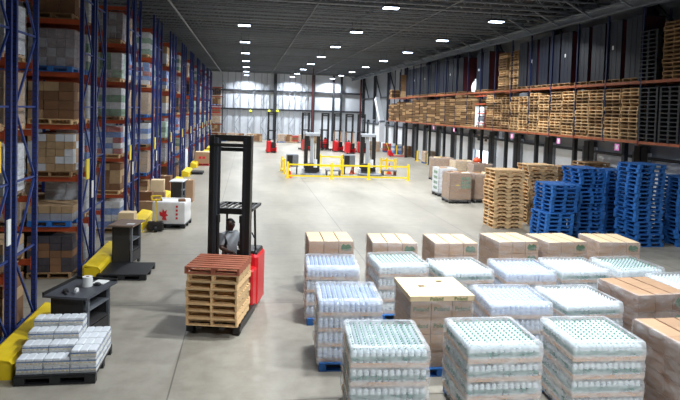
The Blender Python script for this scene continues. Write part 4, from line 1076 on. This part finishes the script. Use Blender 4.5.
M1 = Matrix.Translation(c1) @ Matrix.Rotation(a1, 4, 'Z')
def on1(x, y, z=1.0): return M1 @ Vector((x, y, z+.001))
t = thing('paper_roll', 'white paper roll standing on the dark work stand', 'roll', on1(.05, .12)); 
O('roll_body', MB().cyl((0, 0, 0), (0, 0, .18), .09, 18).mesh('roll_body', PAPER), t); O('core', MB().cyl((0, 0, .18), (0, 0, .183), .03, 12).mesh('core', KRAFTD), t)
t = thing('paper_sheets', 'loose white papers at the back corner of the dark work stand', 'paper', on1(.16, .42), a1)
O('sheet', MB().box(-.12, .12, -.14, .14, 0, .008).mesh('sheet', PAPER), t); O('sheet', MB().box(-.1, .12, -.12, .16, .008, .012).mesh('sheet', PAPER), t, (0, 0, 0), .2)
t = thing('hand_scanner', 'black hand scanner lying at the front of the dark work stand', 'scanner', on1(-.12, -.32), a1+.6)
O('scanner_head', MB().cbox(-.05, .05, -.04, .05, 0, .06, .015).mesh('scanner_head', BLACKM), t); O('scanner_grip', MB().cbox(-.02, .02, -.16, -.03, 0, .035, .01).mesh('scanner_grip', BLACKM), t); O('scanner_window', MB().box(-.035, .035, .05, .053, .015, .045).mesh('scanner_window', WGLASS), t)
t = thing('tape_dispenser', 'small white tape dispenser beside the hand scanner', 'dispenser', on1(.08, -.3), a1)
O('tape_ring', MB().cyl((-.02, 0, .05), (.02, 0, .05), .045, 14).mesh('tape_ring', PAPER), t); O('dispenser_base', MB().cbox(-.03, .03, -.09, .06, 0, .025, .008).mesh('dispenser_base', GREYM), t)
t = thing('black_pouch', 'small black pouch beside the loose papers on the dark work stand', 'pouch', on1(.2, .2), a1)
O('pouch_body', MB().cbox(-.06, .06, -.05, .05, 0, .05, .02).mesh('pouch_body', BLACKM), t); O('pouch_flap', MB().box(-.05, .05, -.055, -.05, .02, .048).mesh('pouch_flap', DARKM), t)
g = G(51, 322)
t = thing('crumpled_film', 'crumpled pale film lying between the rack and the dark work stand', 'film', g)
O('film_clump', MB().lathe([(.05, 0), (.2, .03), (.17, .12), (.1, .17), (.03, .19)], 9).mesh('film_clump', PAPER), t); O('film_clump', MB().lathe([(.03, 0), (.13, .03), (.1, .1), (.02, .12)], 8).mesh('film_clump', PAPER), t, (.2, .05, 0))
c2, w2, d2, a2 = quad_frame([(113, 226), (135, 228.5), (141, 219), (119, 217)], 1.15)
w2, d2, a2 = .68, .95, math.radians(-10)
desk(c2, w2, d2, a2, 1.15, 'charcoal work stand with a brown top beside the flat black pallet', DESKB, False, .40)
t = thing('paper_note', 'white note lying on the brown-topped work stand', 'paper', Matrix.Translation(c2) @ Matrix.Rotation(a2, 4, 'Z') @ Vector((.18, -.2, 1.152)), a2)
O('sheet', MB().box(-.1, .1, -.07, .07, 0, .003).mesh('sheet', PAPER), t); O('sheet', MB().box(-.08, .09, -.06, .06, .003, .005).mesh('sheet', PAPER), t, (0, 0, 0), .3)
c3, w3, d3, a3 = quad_frame([(170, 182.5), (183, 183), (187, 177.5), (174, 177)], 1.15)
w3, d3, a3 = .6, .95, math.radians(-5)
desk(c3, w3, d3, a3, 1.15, 'grey work stand with white top farther along the rack aisle', WHITEM, False)
cb, wb_, db_, ab = quad_frame([(101, 278), (144, 278), (152, 263), (110, 263)], 0.1)
tag(O('plastic_pallet', P_BLACK, None, cb, ab), 'flat black plastic pallet lying in front of the brown-topped work stand', 'pallet')
g = G(194, 173.5); tag(O('plastic_pallet', P_BLACK, None, (g.x, g.y, 0), 0), 'flat black plastic pallet lying alone beyond the grey work stand', 'pallet')
# white bin on a pallet jack
WB = mat('white_bin_liner', (226, 224, 222), .55, 0, .08, 4, 0, .3)
g = G(152, 228)
t = thing('white_bin', 'white lined bin with red print standing on a black pallet', 'bin', (g.x+.62, g.y+.55, 0), -.1)
O('pallet', P_BLACK, t)
b = O('bin_body', wrap_mesh(1.16, 1.1, .15, .92, 2, WB, .16, 8), t)
for s in (-1, 1): O('carton_corner', MB().box(-.12, .12, -.12, .12, .5, 1.02).mesh('carton_corner', KRAFTD), t, (s*.42, -.3, 0), .3)
O('contents', MB().cbox(-.5, .5, -.48, .48, .3, .93, .1).mesh('contents', WB), t)
O('printed_emblem', MB().prism([(-.3, .45), (-.2, .4), (-.22, .3), (-.05, .28), (-.1, .42), (.0, .46), (-.08, .52), (-.05, .66), (-.14, .6), (-.2, .7), (-.22, .55), (-.32, .6)], -.575, -.57).mesh('printed_emblem', REDINK), b)
for k in range(4): O('printed_mark', MB().box(.26, .33, -.575, -.57, .32+k*.14, .40+k*.14).mesh('printed_mark', REDINK), b)
pallet_jack(G(156, 231)+Vector((0, -.1, 0)), .15, 'black and yellow pallet jack in front of the white bin', BLACKM, False)
# loose cartons by the rack
for k, (px, py, w, d, h, z, label, m) in enumerate(((129, 224, .55, .5, .42, 0, 'kraft carton at the bottom of the pile beside the brown-topped work stand', KRAFT), (128, 223.5, .5, .45, .38, .43, 'kraft carton on top of the pile beside the brown-topped work stand', KRAFTL), (139, 214, .6, .5, .5, 0, 'tan carton standing behind the white lined bin', KRAFT),
      (139, 213, .5, .4, .35, .51, 'small open carton on the tan carton behind the white lined bin', KRAFTD), (156.5, 206, .6, .5, .7, 0, 'tall carton at the rack foot behind the white lined bin', KRAFT), (157, 205.5, .55, .5, .5, .71, 'carton stacked on the tall carton behind the white lined bin', KRAFTL), (164, 200, .6, .6, .95, 0, 'tall brown carton beside the grey work stand', KRAFTD),
      (184, 202, .4, .5, 1.0, 0, 'narrow kraft carton leaning on the aisle side of the grey work stand', KRAFT), (173, 176, .9, .7, .8, 0, 'brown carton under the black sack by the racks', KRAFTD))):
    g = {(129, 224): Vector((-4.15, 20.5, 0)), (128, 223.5): Vector((-4.14, 20.51, 0)), (156.5, 206): Vector((-4.05, 26.3, 0)), (157, 205.5): Vector((-4.03, 26.31, 0)), (164, 200): Vector((-4.25, 30.1, 0)), (173, 176): Vector((-4.95, 36.2, 0))}.get((px, py)) or G(px, py)
    t = thing('carton', label, 'carton', (g.x+w/2, g.y+d/2, z), random.uniform(-.1, .1), 'loose cartons by the racks')
    O('carton_body', MB().box(-w/2, w/2, -d/2, d/2, 0, h).mesh('carton_body', m), t)
    for s in (-1, 1): O('flap', MB().box(min(0, s*w/2)+.004, max(0, s*w/2)-.004, -d/2, d/2, h, h+.006).mesh('flap', m), t)
    O('tape', MB().box(-.025, .025, -d/2-.002, d/2+.002, h+.006, h+.008).mesh('tape', KRAFTL), t)
g = Vector((-4.95, 36.2, 0))
t = thing('black_sack', 'rounded black sack lying on a brown carton by the racks', 'sack', (g.x+.45, g.y+.35, .812))
O('sack_body', MB().lathe([(.2, 0), (.5, .08), (.55, .25), (.45, .42), (.15, .5)], 14).mesh('sack_body', BLACKP), t); O('sack_neck', MB().lathe([(.13, .49), (.08, .56), (.14, .62)], 10).mesh('sack_neck', BLACKP), t)
t = thing('red_pallet_box', 'kraft box with red print on a red pallet beyond the grey work stand', 'carton', G(202, 165.5)+Vector((0, .5, 0)), 0)
O('pallet', joined(stringer_boxes(), 'pallet', RED), t); O('carton_body', MB().box(-.52, .52, -.5, .5, .14, 1.0).mesh('carton_body', KRAFT), t)
for x in (-.25, .02): O('printed_mark', MB().box(x, x+.2, -.505, -.5, .5, .68).mesh('printed_mark', REDINK), t)
for s in (-1, 1): O('flap', MB().box(min(0, s*.52)+.004, max(0, s*.52)-.004, -.5, .5, 1.0, 1.008).mesh('flap', KRAFTL), t)
t = thing('white_sack', 'tall white wrapped roll standing at the rack edge beyond the black sack', 'roll', G(184, 171))
O('roll_body', MB().cyl((0, 0, 0), (0, 0, 1.5), .22, 14).mesh('roll_body', WHITEM), t); O('roll_end', MB().cyl((0, 0, 1.5), (0, 0, 1.53), .1, 12).mesh('roll_end', KRAFTD), t)
# conduit bundle under the roof at the near racks
for k in range(3):
    t = struct('conduit', MB().tube([(-4.5+.12*k, YF, 9.0), (-4.5+.12*k, 24+k*.3, 9.0), (-4.2+.12*k, 25.5+k*.3, 9.05), (-3.2, 26.5+k*.4, 9.3), (2.8, 26.5+k*.4, 9.3)], .035, 6).mesh('conduit', PIPE), None, parent=ceil)
